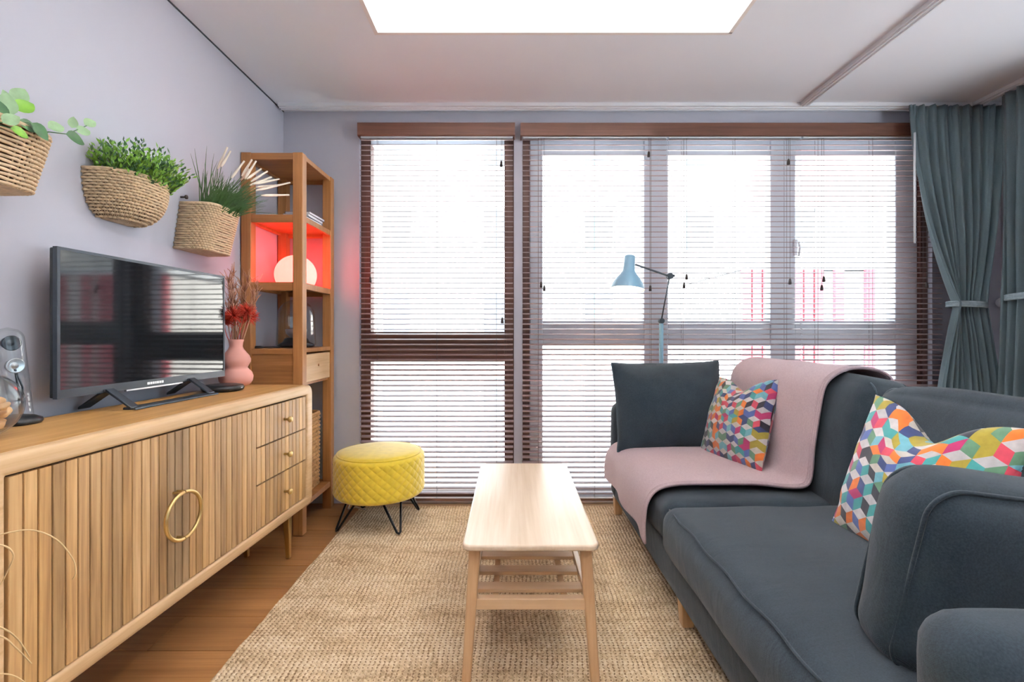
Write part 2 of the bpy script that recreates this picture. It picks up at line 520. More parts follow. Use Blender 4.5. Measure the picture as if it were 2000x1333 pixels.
for (a, b, c, d) in ((CX0 - 0.09, CX0 - 0.07, CY0, CY1), (CX1 + 0.07, CX1 + 0.09, CY0, CY1), (CX0, CX1, CY0 - 0.09, CY0 - 0.07), (CX0, CX1, CY1 + 0.07, CY1 + 0.09)):
    box('led_strip', M['led'], a - 0.19, b - 0.19, c - 0.65, d - 0.65, 0.001, 0.010, led)
shadow_gap = box('trim_5', M['lamp_metal'], XL, XL + 0.004, YR, YB, ZC - 0.006, ZC); tag(shadow_gap, **S)

# ------------------------------------------------------------------ windows
def win_door():
    w = empty('window_1', (0, 0, 0)); tag(w, **S)
    y0, y1 = YB + 0.03, YB + 0.11
    box('frame_post', M['walnut_v'], D0, D0 + 0.062, y0, y1, OB, OT, w, 0.004)
    box('frame_post', M['walnut_v'], D1 - 0.06, D1, y0, y1, OB, OT, w, 0.004)
    box('frame_rail', M['frame_white'], D0 + 0.062, D1 - 0.06, y0, y1, OT - 0.05, OT, w, 0.004)
    box('middle_rail', M['walnut'], D0 + 0.062, D1 - 0.06, y0, y1, 0.885, 1.075, w, 0.004)
    box('frame_rail', M['walnut'], D0 + 0.062, D1 - 0.06, y0, y1, OB, 0.07, w, 0.004)
    box('pane', M['pane'], D0 + 0.062, D1 - 0.06, y0 + 0.04, y0 + 0.044, 1.075, OT - 0.05, w)
    box('pane', M['pane'], D0 + 0.062, D1 - 0.06, y0 + 0.04, y0 + 0.044, 0.07, 0.885, w)
win_door()

def win_side():
    w = empty('window_3', (0, 0, 0)); tag(w, **S)
    x0, x1 = XR + 0.06, XR + 0.13
    ys = [(SW0, SW0 + 0.07), ((SW0 + SW1) / 2 - 0.05, (SW0 + SW1) / 2 + 0.05), (SW1 - 0.07, SW1)]
    for a, b in ys:
        box('mullion', M['frame_white'], x0, x1, a, b, SZB, SZT, w, 0.004)
    for i in range(2):
        a, b = ys[i][1], ys[i + 1][0]
        box('frame_rail', M['frame_white'], x0, x1, a, b, SZT - 0.07, SZT, w, 0.004)
        box('frame_rail', M['frame_white'], x0, x1, a, b, SZB, SZB + 0.07, w, 0.004)
        box('pane', M['pane'], x0 + 0.03, x0 + 0.034, a, b, SZB + 0.07, SZT - 0.07, w)
    box('sill', M['white'], XR - 0.06, XR + 0.06, SW0 - 0.03, SW1 + 0.03, SZB - 0.025, SZB - 0.001, w, 0.004)
win_side()

def win_wide():
    w = empty('window_2', (0, 0, 0)); tag(w, **S)
    y0, y1 = YB + 0.05, YB + 0.12
    box('frame_post', M['walnut_v'], W0, W0 + 0.045, y0 - 0.02, y1 + 0.01, OB, OT, w, 0.004)
    box('frame_post', M['walnut_v'], W1 - 0.05, W1, y0 - 0.02, y1 + 0.01, OB, OT, w, 0.004)
    xs = [(W0 + 0.045, W0 + 0.13), (0.84, 0.995), (1.645, 1.805), (2.44, W1 - 0.05)]
    for a, b in xs:
        box('mullion', M['frame_white'], a, b, y0, y1, OB, OT, w, 0.006)
    for i in range(3):
        a, b = xs[i][1], xs[i + 1][0]
        box('frame_rail', M['frame_white'], a, b, y0 + 0.005, y1 - 0.005, OT - 0.11, OT, w, 0.004)
        box('transom', M['frame_white'], a, b, y0 + 0.005, y1 - 0.005, 0.985, 1.145, w, 0.004)
        box('frame_rail', M['frame_white'], a, b, y0 + 0.005, y1 - 0.005, OB, 0.075, w, 0.004)
        box('pane', M['pane'], a, b, y0 + 0.035, y0 + 0.039, 1.145, OT - 0.11, w)
        box('pane', M['pane'], a, b, y0 + 0.035, y0 + 0.039, 0.075, 0.985, w)
    h = MB(); hx = 1.80
    h.box(hx - 0.01, hx + 0.01, y0 - 0.012, y0, 1.56, 1.66)
    h.tube([(hx, y0 - 0.012, 1.645), (hx, y0 - 0.04, 1.64), (hx + 0.006, y0 - 0.042, 1.60), (hx, y0 - 0.04, 1.55)], 0.006)
    h.build('window_handle', M['white'], w, smooth=True, angle=40)
win_wide()

# ------------------------------------------------------------------ venetian blinds
SP, SW, TILT = 0.0316, 0.031, radians(13)
YS = YB - 0.037                                      # plane of the slats
ZT, ZBOT = 2.262, 0.052
def blind(x0, x1, label, valance, tilt_x, lift_x, lift_top, tilt_z, lift_z):
    b = empty('venetian_blind', ((x0 + x1) / 2, YS, 0), label=label, cat='blind', group='wooden venetian blinds')
    hw = (x1 - x0) / 2
    cx = (x0 + x1) / 2
    if valance:
        v = MB().prism([(-0.032, ZT + 0.018), (-0.026, ZT + 0.012), (-0.026, ZT + 0.096), (-0.034, ZT + 0.092)], 'x', -hw - 0.012, hw + 0.01)
        v.box(-hw - 0.012, -hw - 0.004, -0.026, 0.03, ZT + 0.012, ZT + 0.096).box(hw + 0.002, hw + 0.01, -0.026, 0.03, ZT + 0.012, ZT + 0.096)
        v.build('valance', M['walnut'], b)
    box('head_rail', M['frame_white'], -hw + 0.004, hw - 0.004, -0.018, 0.022, ZT + 0.004, ZT + 0.05, b)
    # one gently crowned slat, front edge a little lower
    m = MB(); n = 4; top = []
    for i in range(n + 1):
        u = i / n - 0.5
        y, z = u * SW, 0.0016 * (1 - 4 * u * u)
        top.append((y * cos(TILT) - z * sin(TILT), y * sin(TILT) + z * cos(TILT)))
    low = [(p, q - 0.0028) for p, q in top]
    m.prism(top[::-1] + low, 'x', -hw, hw)
    me = m.mesh('slat', M['slat'])
    z = ZT; k = 0
    while z > ZBOT + 0.022:
        s = link('slat', me, b, (random.uniform(-0.002, 0.002), 0, z))
        s.rotation_euler = (random.uniform(-0.02, 0.02), 0, 0)
        z -= SP; k += 1
    box('bottom_rail', M['walnut'], -hw, hw, -0.016, 0.016, ZBOT - 0.02, ZBOT - 0.002, b, 0.003)
    for u in (-0.78, 0.0, 0.78):
        lc = MB()
        lc.box(u * hw - 0.0007, u * hw + 0.0007, -0.0155, -0.0142, ZBOT, ZT + 0.01)
        lc.box(u * hw - 0.0007, u * hw + 0.0007, 0.0142, 0.0155, ZBOT, ZT + 0.01)
        lc.build('ladder_cord', M['cord'], b)
    def pull(x, ztop, zbot, sy=-0.024):
        box('pull_cord', M['tassel'], x - cx - 0.0008, x - cx + 0.0008, sy - 0.0008, sy + 0.0008, zbot + 0.03, ztop, b)
        MB().lathe([(0.003, 0.036), (0.006, 0.03), (0.0085, 0.012), (0.009, 0.002), (0.006, 0)], 10, (x - cx, sy, zbot)).build('cord_tassel', M['tassel'], b, smooth=True)
    for x, zz in zip(tilt_x, tilt_z): pull(x, ZT, zz)
    for x, zz in zip(lift_x, lift_z): pull(x, ZT, zz)
    return b
def bx_(px): return (px - 1000) * (YS - 0.024) / F
def bz_(py): return CH - (py - 650) * (YS - 0.024) / F
blind(-0.934, 0.008, 'brown wooden venetian blind on the narrow glazed door beside the shelf tower', True,
      (bx_(723),), (bx_(979), bx_(981)), None, (bz_(552),), (bz_(326), bz_(632)))
BW = (0.064, 0.955, 0.962, 1.780, 1.787, 2.648)
blind(BW[0], BW[1], 'brown wooden venetian blind on the wide window, behind the blue floor lamp', False,
      (bx_(1057), bx_(1063)), (bx_(1267), bx_(1270)), None, (bz_(562), bz_(569)), (bz_(307), bz_(569)))
blind(BW[2], BW[3], 'brown wooden venetian blind in the middle of the wide window', False,
      (bx_(1336), bx_(1341)), (bx_(1540), bx_(1543)), None, (bz_(563), bz_(547)), (bz_(322), bz_(556)))
blind(BW[4], BW[5], 'brown wooden venetian blind on the wide window, beside the tied curtain', False,
      (bx_(1605), bx_(1609)), (bx_(1810),), None, (bz_(568), bz_(551)), (bz_(563),))
pel = MB().prism([(YS - 0.034, ZT + 0.014), (YS - 0.026, ZT + 0.010), (YS - 0.026, ZT + 0.094), (YS - 0.036, ZT + 0.090)], 'x', 0.052, 2.662)
pel.box(0.052, 0.060, YS - 0.026, YB, ZT + 0.010, ZT + 0.094).box(2.654, 2.662, YS - 0.026, YB, ZT + 0.010, ZT + 0.094)
tag(pel.build('blind_pelmet', M['walnut']), 'long brown wooden pelmet across the top of the wide window', 'pelmet')

# ------------------------------------------------------------------ curtain tracks
def track(name, label, x0, x1, y0, y1):
    t = MB().box(x0, x1, y0, y1, ZC - 0.020, ZC)
    if x1 - x0 > y1 - y0:
        my = (y0 + y1) / 2
        t.box(x0, x1, my - 0.014, my - 0.009, ZC - 0.026, ZC - 0.02).box(x0, x1, my + 0.009, my + 0.014, ZC - 0.026, ZC - 0.02)
    else:
        mx = (x0 + x1) / 2
        t.box(mx - 0.014, mx - 0.009, y0, y1, ZC - 0.026, ZC - 0.02).box(mx + 0.009, mx + 0.014, y0, y1, ZC - 0.026, ZC - 0.02)
    o = t.build(name, M['white'])
    return tag(o, label, 'curtain track')
YT = 2.895
track('curtain_track', 'long white curtain track on the ceiling along the window wall', XL + 0.02, XR - 0.01, YT - 0.03, YT + 0.03)
track('curtain_track', 'white curtain track crossing the ceiling toward the viewer, right of the lit tray', 1.735, 1.785, -1.5, YT - 0.031)
track('curtain_track', 'white curtain track on the ceiling, leading along the right wall above the darker curtain', XR - 0.29, XR - 0.23, 0.2, YT - 0.031)

# ------------------------------------------------------------------ curtains
def curtain(label, along, c_top, w_top, c_tie, w_tie, z_tie, c_bot, w_bot, plane, folds, knob=None, wand=None, side=1):
    """hangs from the track and is tied in at z_tie"""
    zt, zb = ZC - 0.03, 0.012
    root = empty('tied_curtain', (0, 0, 0), label=label, cat='curtain', group='grey-teal tied curtains')
    nu, nv = 150, 90
    def sm(t): return t * t * (3 - 2 * t)
    def pos(u, v):
        z = zt + (zb - zt) * v
        if z > z_tie:
            t = (zt - z) / (zt - z_tie)
            e = t ** 1.7
            c = c_top + (c_tie - c_top) * e; w = w_top + (w_tie - w_top) * e
            amp = 0.014 + 0.012 * sm(min(1, t * 1.2)) ; thick = 0.035 * t ** 4
        else:
            t = (z_tie - z) / (z_tie - zb)
            e = 1 - (1 - t) ** 1.6
            c = c_tie + (c_bot - c_tie) * e; w = w_tie + (w_bot - w_tie) * e
            amp = 0.022 + 0.016 * t; thick = 0.035 * (1 - min(1, t * 1.6)) ** 2
        s = (u - 0.5)
        ph = folds * 2 * pi * u + 0.8 * sin(5 * u + 1.3 * (zt - z))
        d = amp * sin(ph) + 0.35 * amp * sin(2.3 * ph + 1.7)
        if z > zt - 0.07: d += 0.006 * sin(folds * 6 * pi * u)
        d += thick * 2.2 * (4 * s * s - 0.5)
        a = c + w * s
        if along == 'x': return (a, plane - side * d, z)
        return (plane + side * d, a, z)
    MB().grid(pos, nu, nv).build('cloth', M['curtain'], root, smooth=True, solid=0.004)
    ring = []
    for k in range(36):
        w = 2 * pi * k / 36
        a = c_tie + (w_tie / 2 + 0.012) * cos(w); d = 0.075 * sin(w); zz = z_tie - 0.006 * cos(w)
        ring.append((a, plane + d, zz) if along == 'x' else (plane + d, a, zz))
    tb = MB()
    for dz in (-0.011, 0.0, 0.011):
        tb.tube([(p[0], p[1], p[2] + dz) for p in ring], 0.0075, 8, closed=True)
    tb.build('tieback', M['rope'], root, smooth=True)
    if wand:
        MB().tube([(wand[0], wand[1], wand[2]), (wand[0], wand[1], wand[3])], 0.0055, 10).build('draw_rod', M['white'], root, smooth=True)
    if knob:
        k = MB().lathe([(0.010, 0), (0.012, 0.018), (0.026, 0.03), (0.031, 0.044), (0.024, 0.056), (0.006, 0.06)], 20)
        k.build('tieback_knob', M['white'], root, smooth=True, loc=knob, rot=(0, -pi / 2, 0))
    return root
curtain('grey-teal curtain tied at the waist in front of the window wall', 'x', 2.665, 0.60, 2.71, 0.165, 1.235, 2.72, 0.48, YT - 0.055, 9,
        wand=(2.385, YT - 0.075, ZC - 0.2, 1.60))
curtain('darker grey-teal curtain on the right wall, cut by the right picture edge', 'y', 2.38, 0.70, 2.48, 0.40, 1.27, 2.39, 0.74, XR - 0.26, 10,
        knob=(XR - 0.001, 2.935, 1.255), wand=(XR - 0.21, 2.745, ZC - 0.3, 1.585), side=-1)

# ------------------------------------------------------------------ outside: balcony, street, house across
tag(box('balcony_slab', plain('pale_concrete', srgb(214, 214, 220), 0.8, var=0.04, vscale=4), -3.0, 5.5, YB + WT + 0.002, 5.0, -0.2, -0.02), **S)
tag(box('street', plain('pale_paving', srgb(196, 196, 200), 0.9, var=0.06, vscale=1), -40, 60, -40, 60, -6.4, -6.2), **S)
fac = empty('apartment_house', (0, 17, -6.2), label='pale plastered apartment house across the street, seen bleached through the blinds', cat='building')
mf = plain('pale_plaster', srgb(236, 232, 228), 0.9, var=0.03, vscale=1.5)
mgl = plain('far_window_glass', (0.24, 0.27, 0.30, 1), 0.15, var=0.1, vscale=2)
box('facade', mf, -14, 22, 0.0, 6.0, 0, 17, fac)
for r, zz in enumerate((1.2, 4.2, 7.2, 10.2, 13.2)):
    for c_ in range(9):
        x = -11.8 + c_ * 3.6
        f = MB()
        f.box(x - 0.1, x + 1.1, -0.06, 0.05, zz - 0.1, zz).box(x - 0.1, x + 1.1, -0.06, 0.05, zz + 1.5, zz + 1.6)
        f.box(x - 0.1, x, -0.06, 0.05, zz, zz + 1.5).box(x + 1.0, x + 1.1, -0.06, 0.05, zz, zz + 1.5)
        o = f.build('window_frame', mf, fac)
        box('pane', mgl, x, x + 1.0, -0.02, 0.02, zz, zz + 1.5, o)
scr = empty('red_annex', (0, 7.0, -6.2), label='red boarded annex across the street, glowing pink through the middle and right blinds', cat='building')
mr_ = plain('red_boards', (0.66, 0.165, 0.20, 1), 0.8, var=0.05)
box('body', mf, 3.36, 5.52, 0.06, 2.5, 0.0, 8.18, scr)
for i in (0, 1, 2, 3, 4, 5, 6, 7, 9, 12):
    x = 3.39 + i * 0.152
    box('board', mr_, x, x + 0.128, 0.0, 0.06, 0.0, 8.2, scr)
box('roof', M['white'], 3.3, 5.6, -0.08, 2.6, 8.2, 8.27, scr)

# ------------------------------------------------------------------ rug
RX0, RX1, RY0, RY1 = -0.925, 1.28, 0.25, 2.915
rug = empty('jute_rug', (0, 0, 0), label='large woven natural jute rug under the coffee table and sofa', cat='rug')
px_, pr_ = 0.0165, 0.0135
def rug_pt(x, y):
    r = y / pr_
    row = math.floor(r); fr = r - row
    wob = noise.noise(Vector((x * 4, y * 4, 0))) * 0.9 + noise.noise(Vector((x * 25, row * 7.3, 1))) * 0.32
    ph = x / px_ + wob
    h = (sin(pi * fr) ** 0.7) * (0.2 + 0.8 * (0.5 + 0.5 * cos(2 * pi * ph)))
    lump = noise.noise(Vector((x * 14, y * 14, 3))) * 0.5 + 0.5
    return 0.003 + 0.0095 * h * (0.55 + 0.6 * lump)
def rug_part(y0, y1, dx, dy, name, edge=True):
    nx = int((RX1 - RX0) / dx); ny = int((y1 - y0) / dy)
    def fn(u, v):
        x = RX0 + (RX1 - RX0) * u; y = y0 + (y1 - y0) * v
        z = rug_pt(x, y)
        xe = 0.010 * noise.noise(Vector((0, y * 9, 5))) if u in (0, 1) else 0
        if u in (0, 1) or (edge and v == 1): z = 0.001
        return (x + xe, y, z)
    return MB().grid(fn, nx, ny).build(name, M['jute'], rug, smooth=True)
rug_part(1.30, RY1, 0.0036, 0.0034, 'weave')
box('shade_backing', plain('rug_shade_backing', srgb(136, 108, 76), 0.95, var=0.15, vscale=20), RX0 + 0.006, RX1 - 0.006, RY0 + 0.006, RY1 - 0.006, 0.0005, 0.0047, rug)  # sheet added under the weave; its darker colour paints shade into the gaps
def rug_back(u, v):
    return (RX0 + (RX1 - RX0) * u, RY0 + (1.30 - RY0) * v, 0.009)
MB().grid(rug_back, 40, 40).build('weave', M['jute'], rug, smooth=True)

# ------------------------------------------------------------------ sideboard
TH = math.atan(0.0538)
sb = empty('sideboard', (-1.043, 0.92, 0), -TH, label='long mango wood sideboard with ribbed doors and drawers under the television', cat='sideboard')
SL, SD, SZ0, SZ1 = 1.40, 0.365, 0.245, 0.818
def round_rect(y0, y1, z0, z1, r, n=5):
    pts = []
    for cy, cz, a0 in ((y1 - r, z1 - r, 0), (y0 + r, z1 - r, pi / 2), (y0 + r, z0 + r, pi), (y1 - r, z0 + r, 1.5 * pi)):
        for k in range(n + 1):
            a = a0 + k * pi / 2 / n
            pts.append((cy + r * cos(a), cz + r * sin(a)))
    return pts
def ring_frame(y0, y1, z0, z1, r, ty, tz, x0, x1, bev):
    """a picture-frame carcass with a soft front edge"""
    o = round_rect(y0, y1, z0, z1, r); i = round_rect(y0 + ty, y1 - ty, z0 + tz, z1 - tz, 0.004)
    m = MB(); n = len(o)
    def loop(pts, x): 
        b = len(m.v); m.v += [(x, p, q) for p, q in pts]; return b
    def shrink(pts, s): 
        cy = (y0 + y1) / 2; cz = (z0 + z1) / 2
        return [(p - s * (1 if p > cy else -1), q - s * (1 if q > cz else -1)) for p, q in pts]
    loops = [loop(o, x0)]
    for k in range(5):
        a = k * pi / 2 / 4
        loops.append(loop(shrink(o, bev * (1 - cos(a))), x1 - bev + bev * sin(a)))
    for k in range(4):
        a = k * pi / 2 / 3
        loops.append(loop(shrink(i, -bev * 0.6 * (1 - sin(a))), x1 - bev * 0.6 * (1 - cos(a))))
    loops.append(loop(i, x0))
    for a, b in zip(loops, loops[1:]):
        for k in range(n):
            l = (k + 1) % n
            m.f.append((a + k, a + l, b + l, b + k))
    a, b = loops[-1], loops[0]
    for k in range(n):
        l = (k + 1) % n
        m.f.append((a + k, a + l, b + l, b + k))
    return m
ring_frame(0, SL, SZ0, SZ1, 0.03, 0.06, 0.045, -SD, 0, 0.016).build('carcass_frame', M['mango_pale'], sb, smooth=True, angle=35)
box('top_board', M['mango'], -SD + 0.001, -0.03, 0.03, SL - 0.03, SZ1 - 0.0005, SZ1 + 0.0007, sb)
box('back_panel', M['dark_gap'], -SD, -SD + 0.01, 0.05, SL - 0.05, SZ0 + 0.04, SZ1 - 0.04, sb)
ZI0, ZI1 = SZ0 + 0.045, SZ1 - 0.045
def ribbed(parent, u0, u1, z0, z1, n, tints):
    box('panel', M['dark_gap'], -0.035, -0.016, u0 + 0.001, u1 - 0.001, z0 + 0.001, z1 - 0.001, parent)
    w = (u1 - u0) / n
    m = MB().prism([(-0.016, -w / 2 + 0.0015), (-0.016, w / 2 - 0.0015), (-0.006, w / 2 - 0.0015), (-0.0045, w / 2 - 0.0028), (-0.0045, -w / 2 + 0.0028), (-0.006, -w / 2 + 0.0015)], 'z', -(z1 - z0) / 2 + 0.0015, (z1 - z0) / 2 - 0.0015)
    me = m.mesh('slat', M['mango_slat'])
    for k in range(n):
        s = link('slat', me, parent, (0, u0 + w * (k + 0.5), (z0 + z1) / 2))
        s.color = tints[k]
rs = random.Random(5)
def tint():
    v = rs.uniform(0.66, 1.06); h = rs.uniform(-0.04, 0.10)
    return (v * (1 + h * 0.4), v * 0.99, v * (0.97 - h), 1)
grey = lambda k: (0.52 * k, 0.53 * k, 0.56 * k, 1)
U = (0.066, 0.522, 0.939, 1.334)
d1 = empty('door'); d1.parent = sb
t = [tint() for _ in range(15)]; t[14] = grey(1.05)
ribbed(d1, U[0], U[1], ZI0 + 0.002, ZI1 - 0.002, 15, t)
d2 = empty('door'); d2.parent = sb
t = [tint() for _ in range(14)]; t[0] = grey(0.95); t[1] = grey(1.1)
ribbed(d2, U[1], U[2], ZI0 + 0.002, ZI1 - 0.002, 14, t)
for sgn, dd in ((-1, d1), (1, d2)):
    hm = MB()
    rr, zc = 0.070, 0.517
    arc = [(0.024, U[1] + sgn * (0.0015 + rr * sin(a)), zc + rr * cos(a)) for a in [pi * k / 20 for k in range(21)]]
    hm.tube(arc, 0.0058, 10)
    for zz in (zc + rr, zc - rr):
        hm.tube([(-0.006, U[1] + sgn * 0.008, zz), (0.024, U[1] + sgn * 0.008, zz)], 0.004, 8)
    hm.build('half_ring_handle', M['brass'], dd, smooth=True, angle=50)
zs = (ZI1 - 0.002, 0.617, 0.470, ZI0 + 0.002)
tt = [tint() for _ in range(13)]
for k in range(3):
    dr = empty('drawer'); dr.parent = sb
    ribbed(dr, U[2] + 0.002, U[3], zs[k + 1] + 0.0015, zs[k] - 0.0015, 13, [tuple(min(1.1, c * 1.03) for c in q[:3]) + (1,) for q in tt])
    kz = (zs[k] + zs[k + 1]) / 2
    MB().lathe([(0.006, 0), (0.005, 0.012), (0.007, 0.018), (0.0125, 0.022), (0.0135, 0.028), (0.011, 0.033), (0.004, 0.035)], 16).build('knob', M['brass'], dr, smooth=True, loc=(-0.005, 1.145, kz), rot=(0, pi / 2, 0))
for u, s in ((0.13, -1), (SL - 0.075, 1)):
    for x in (-0.09, -SD + 0.07):
        lg = MB()
        a, b = 0.017, 0.0095
        lg.v += [(x - b, u - b + s * 0.012, 0.0), (x + b, u - b + s * 0.012, 0.0), (x + b, u + b + s * 0.012, 0.0), (x - b, u + b + s * 0.012, 0.0),
                 (x - a, u - a, SZ0 + 0.004), (x + a, u - a, SZ0 + 0.004), (x + a, u + a, SZ0 + 0.004), (x - a, u + a, SZ0 + 0.004)]
        lg.f += [(0, 3, 2, 1), (4, 5, 6, 7), (0, 1, 5, 4), (1, 2, 6, 5), (2, 3, 7, 6), (3, 0, 4, 7)]
        lg.build('leg', M['brass'], sb, bevel=0.003)
ZS = SZ1 + 0.0012                                     # top surface

# ------------------------------------------------------------------ television
tv = empty('television', (-1.312, 1.766, ZS), -TH, label='flat black television standing on the mango wood sideboard', cat='television')
TW, THt, TB = 0.374, 0.449, 0.055
box('screen', M['screen'], -0.004, 0.0002, -TW + 0.009, TW - 0.009, TB + 0.026, TB + THt - 0.009, tv)
fr = MB()
fr.box(-0.012, 0.002, -TW, -TW + 0.009, TB, TB + THt).box(-0.012, 0.002, TW - 0.009, TW, TB, TB + THt)
fr.box(-0.012, 0.002, -TW + 0.009, TW - 0.009, TB + THt - 0.009, TB + THt).box(-0.012, 0.002, -TW + 0.009, TW - 0.009, TB, TB + 0.026)
fr.build('bezel', M['bezel'], tv)
box('back_shell', M['black_plastic'], -0.026, -0.012, -TW + 0.002, TW - 0.002, TB + 0.002, TB + THt - 0.002, tv, 0.004)
box('back_housing', M['black_plastic'], -0.062, -0.026, -TW + 0.04, TW - 0.05, TB + 0.01, TB + 0.2, tv, 0.012)
lo = empty('wordmark'); lo.parent = tv
lg = MB()
y = -0.052
for w in (0.011, 0.008, 0.008, 0.006, 0.009, 0.008, 0.009):
    lg.box(0.002, 0.0028, y, y + w, TB + 0.008, TB + 0.0165); y += w + 0.0025
bpy.data.objects.remove(lo)
lg.build('maker_mark', M['silver'], tv)
box('chrome_strip', M['silver'], -0.006, 0.003, -0.14, 0.12, TB - 0.005, TB, tv)
st = MB()
for yy in (-0.205, 0.165):
    pk = 0.058
    for (xa, za, xb, zb_, wd) in ((0.092, 0.0, 0.004, pk, 0.016), (0.004, pk, -0.085, 0.0, 0.022)):
        st.prism([(xa, za), (xa, za + 0.009), (xb, zb_ + 0.009), (xb, zb_)] if xa > xb else [], 'y', yy - wd, yy + wd) if xa > xb else None
st.prism([(0.062, 0.0), (0.108, 0.0), (0.106, 0.007), (0.064, 0.008)], 'y', -0.221, 0.181)
st.build('stand', M['bezel'], tv, bevel=0.0015, seg=1)

# ------------------------------------------------------------------ things on the sideboard
rt = empty('set_top_box', (-1.245, 2.05, ZS), label='round flat black set-top box beside the pink vase', cat='set-top box')
MB().lathe([(0.066, 0), (0.078, 0.004), (0.082, 0.014), (0.078, 0.024), (0.060, 0.028), (0.001, 0.029)], 40, cap=False).build('case', M['black_plastic'], rt, smooth=True)
box('status_light', M['silver'], 0.076, 0.0825, -0.006, 0.006, 0.012, 0.016, rt)

vz = empty('vase', (-1.30, 2.243, ZS), label='matt pink ceramic vase with two rounded bulges, holding dried flowers', cat='vase')
pf = [(0.045, 0), (0.058, 0.006), (0.070, 0.024), (0.073, 0.045), (0.067, 0.064), (0.054, 0.078), (0.048, 0.086), (0.053, 0.096), (0.061, 0.112),
      (0.062, 0.126), (0.055, 0.144), (0.042, 0.160), (0.032, 0.174), (0.028, 0.186), (0.030, 0.204), (0.033, 0.216), (0.031, 0.219), (0.028, 0.214), (0.024, 0.19), (0.03, 0.16)]
MB().lathe(pf, 48, cap=False).build('body', M['pink_vase'], vz, smooth=True)
dg = empty('dried_bouquet', (-1.30, 2.243, ZS + 0.16), label='bunch of dried brown grass and fluffy red tufts in the pink vase', cat='dried flowers')
rs = random.Random(11)
def sprig(m, base, tip, r0, r1, bow=0.02, n=6, side=None):
    base, tip = Vector(base), Vector(tip)
    side = side or Vector((rs.uniform(-1, 1), rs.uniform(-1, 1), 0.1))
    pts = []
    for i in range(n + 1):
        t = i / n
        pts.append(tuple(base.lerp(tip, t) + side * bow * sin(pi * t)))
    m.tube(pts, [r0 + (r1 - r0) * i / n for i in range(n + 1)], 5)
    return pts
for k in range(15):
    m = MB()
    ang = rs.uniform(0, 2 * pi); sp = rs.uniform(0.02, 0.085)
    tip = (sp * cos(ang) + 0.02, sp * sin(ang) + 0.01, rs.uniform(0.27, 0.36))
    pts = sprig(m, (rs.uniform(-0.014, 0.014), rs.uniform(-0.014, 0.014), 0.0), tip, 0.0028, 0.0014)
    for q in range(22):
        p = Vector(pts[rs.choice((3, 4, 5, 6))])
        d = Vector((rs.uniform(-1, 1), rs.uniform(-1, 1), rs.uniform(0.9, 2.4))).normalized() * rs.uniform(0.03, 0.07)
        m.tube([tuple(p), tuple(p + d * 0.6 + Vector((0, 0, 0.004))), tuple(p + d)], [0.0018, 0.0014, 0.0009], 4)
    m.build('dried_grass', M['dry_pink'] if k % 2 else M['dry_stem'], dg, smooth=True)
for k, (cx, cy, cz) in enumerate(((0.05, 0.03, 0.165), (-0.03, -0.04, 0.145), (0.02, -0.055, 0.17), (0.055, -0.01, 0.19), (-0.015, 0.045, 0.17))):
    m = MB()
    sprig(m, (rs.uniform(-0.012, 0.012), rs.uniform(-0.012, 0.012), 0.0), (cx, cy, cz), 0.002, 0.0012)
    for q in range(330):
        d = Vector((rs.gauss(0, 1), rs.gauss(0, 1), rs.gauss(0.2, 0.8))).normalized() * rs.uniform(0.016, 0.050)
        p = Vector((cx, cy, cz))
        m.tube([tuple(p), tuple(p + d)], [0.0014, 0.0009], 3)
    m.build('red_tuft', M['dry_red'], dg, smooth=True)

sk = empty('speaker', (-1.358, 1.305, ZS), label='tall clear plastic speaker with round drivers on a black foot', cat='speaker')
MB().lathe([(0.05, 0), (0.054, 0.006), (0.052, 0.014), (0.036, 0.022), (0.016, 0.026)], 32).build('foot', M['black_plastic'], sk, smooth=True)
def stick(u, v):
    a = 2 * pi * u
    t = v
    w = 0.026 + 0.011 * t
    if t > 0.88: w *= sqrt(max(0.0, 1 - ((t - 0.88) / 0.12) ** 2)) + 0.001
    return (0.006 - 0.02 * t + 0.62 * w * cos(a), 0.012 - 0.022 * t + w * sin(a), 0.022 + 0.243 * t)
MB().grid(stick, 32, 40, wrap=True).build('shell', M['glass'], sk, smooth=True)
for k in range(2):
    zz = 0.222 - k * 0.062
    t = (zz - 0.022) / 0.243
    o = MB().lathe([(0.004, -0.02), (0.016, -0.016), (0.019, 0.0), (0.021, 0.003), (0.018, 0.004), (0.010, -0.004), (0.007, -0.001), (0.001, 0.001)], 24, cap=False)
    o.build('driver', M['silver'] if k else M['bezel'], sk, smooth=True, loc=(0.008 - 0.02 * t, 0.012 - 0.022 * t, zz), rot=(0, pi / 2, -0.35))
for k in range(2):
    MB().tube([(0.003 - 0.004 * k, 0.01, 0.024), (0.0, 0.016 - 0.012 * k, 0.10), (-0.004, 0.0, 0.15)], 0.0025, 6).build('inner_wire', M['lamp_metal'], sk, smooth=True)

gv = empty('glass_bowl', (-1.262, 1.125, ZS), label='round clear glass bowl at the near end of the sideboard', cat='bowl')
pr = []
for k in range(25):
    a = -pi / 2 + 0.35 + (pi - 0.95) * k / 24
    pr.append((0.08 * cos(a), 0.078 + 0.08 * sin(a)))
inner = [(r - 0.003, z + 0.0015) for r, z in pr[::-1]]
prof = [(0.001, pr[0][1])] + pr + inner + [(0.001, inner[-1][1] + 0.001)]
MB().lathe(prof, 40, cap=False).build('glass_body', M['glass'], gv, smooth=True)
rs = random.Random(21)
pc = [plain('potpourri_orange', srgb(236, 150, 84), 0.8, var=0.15), plain('potpourri_peach', srgb(242, 190, 140), 0.8, var=0.15), plain('potpourri_coral', srgb(232, 124, 84), 0.8, var=0.15)]
def chip(k):
    m = soft_box(0.034, 0.028, 0.015, 0.0072, (8, 8, 4), wr=0.007, seed=k * 3.3, freq=60)
    return m
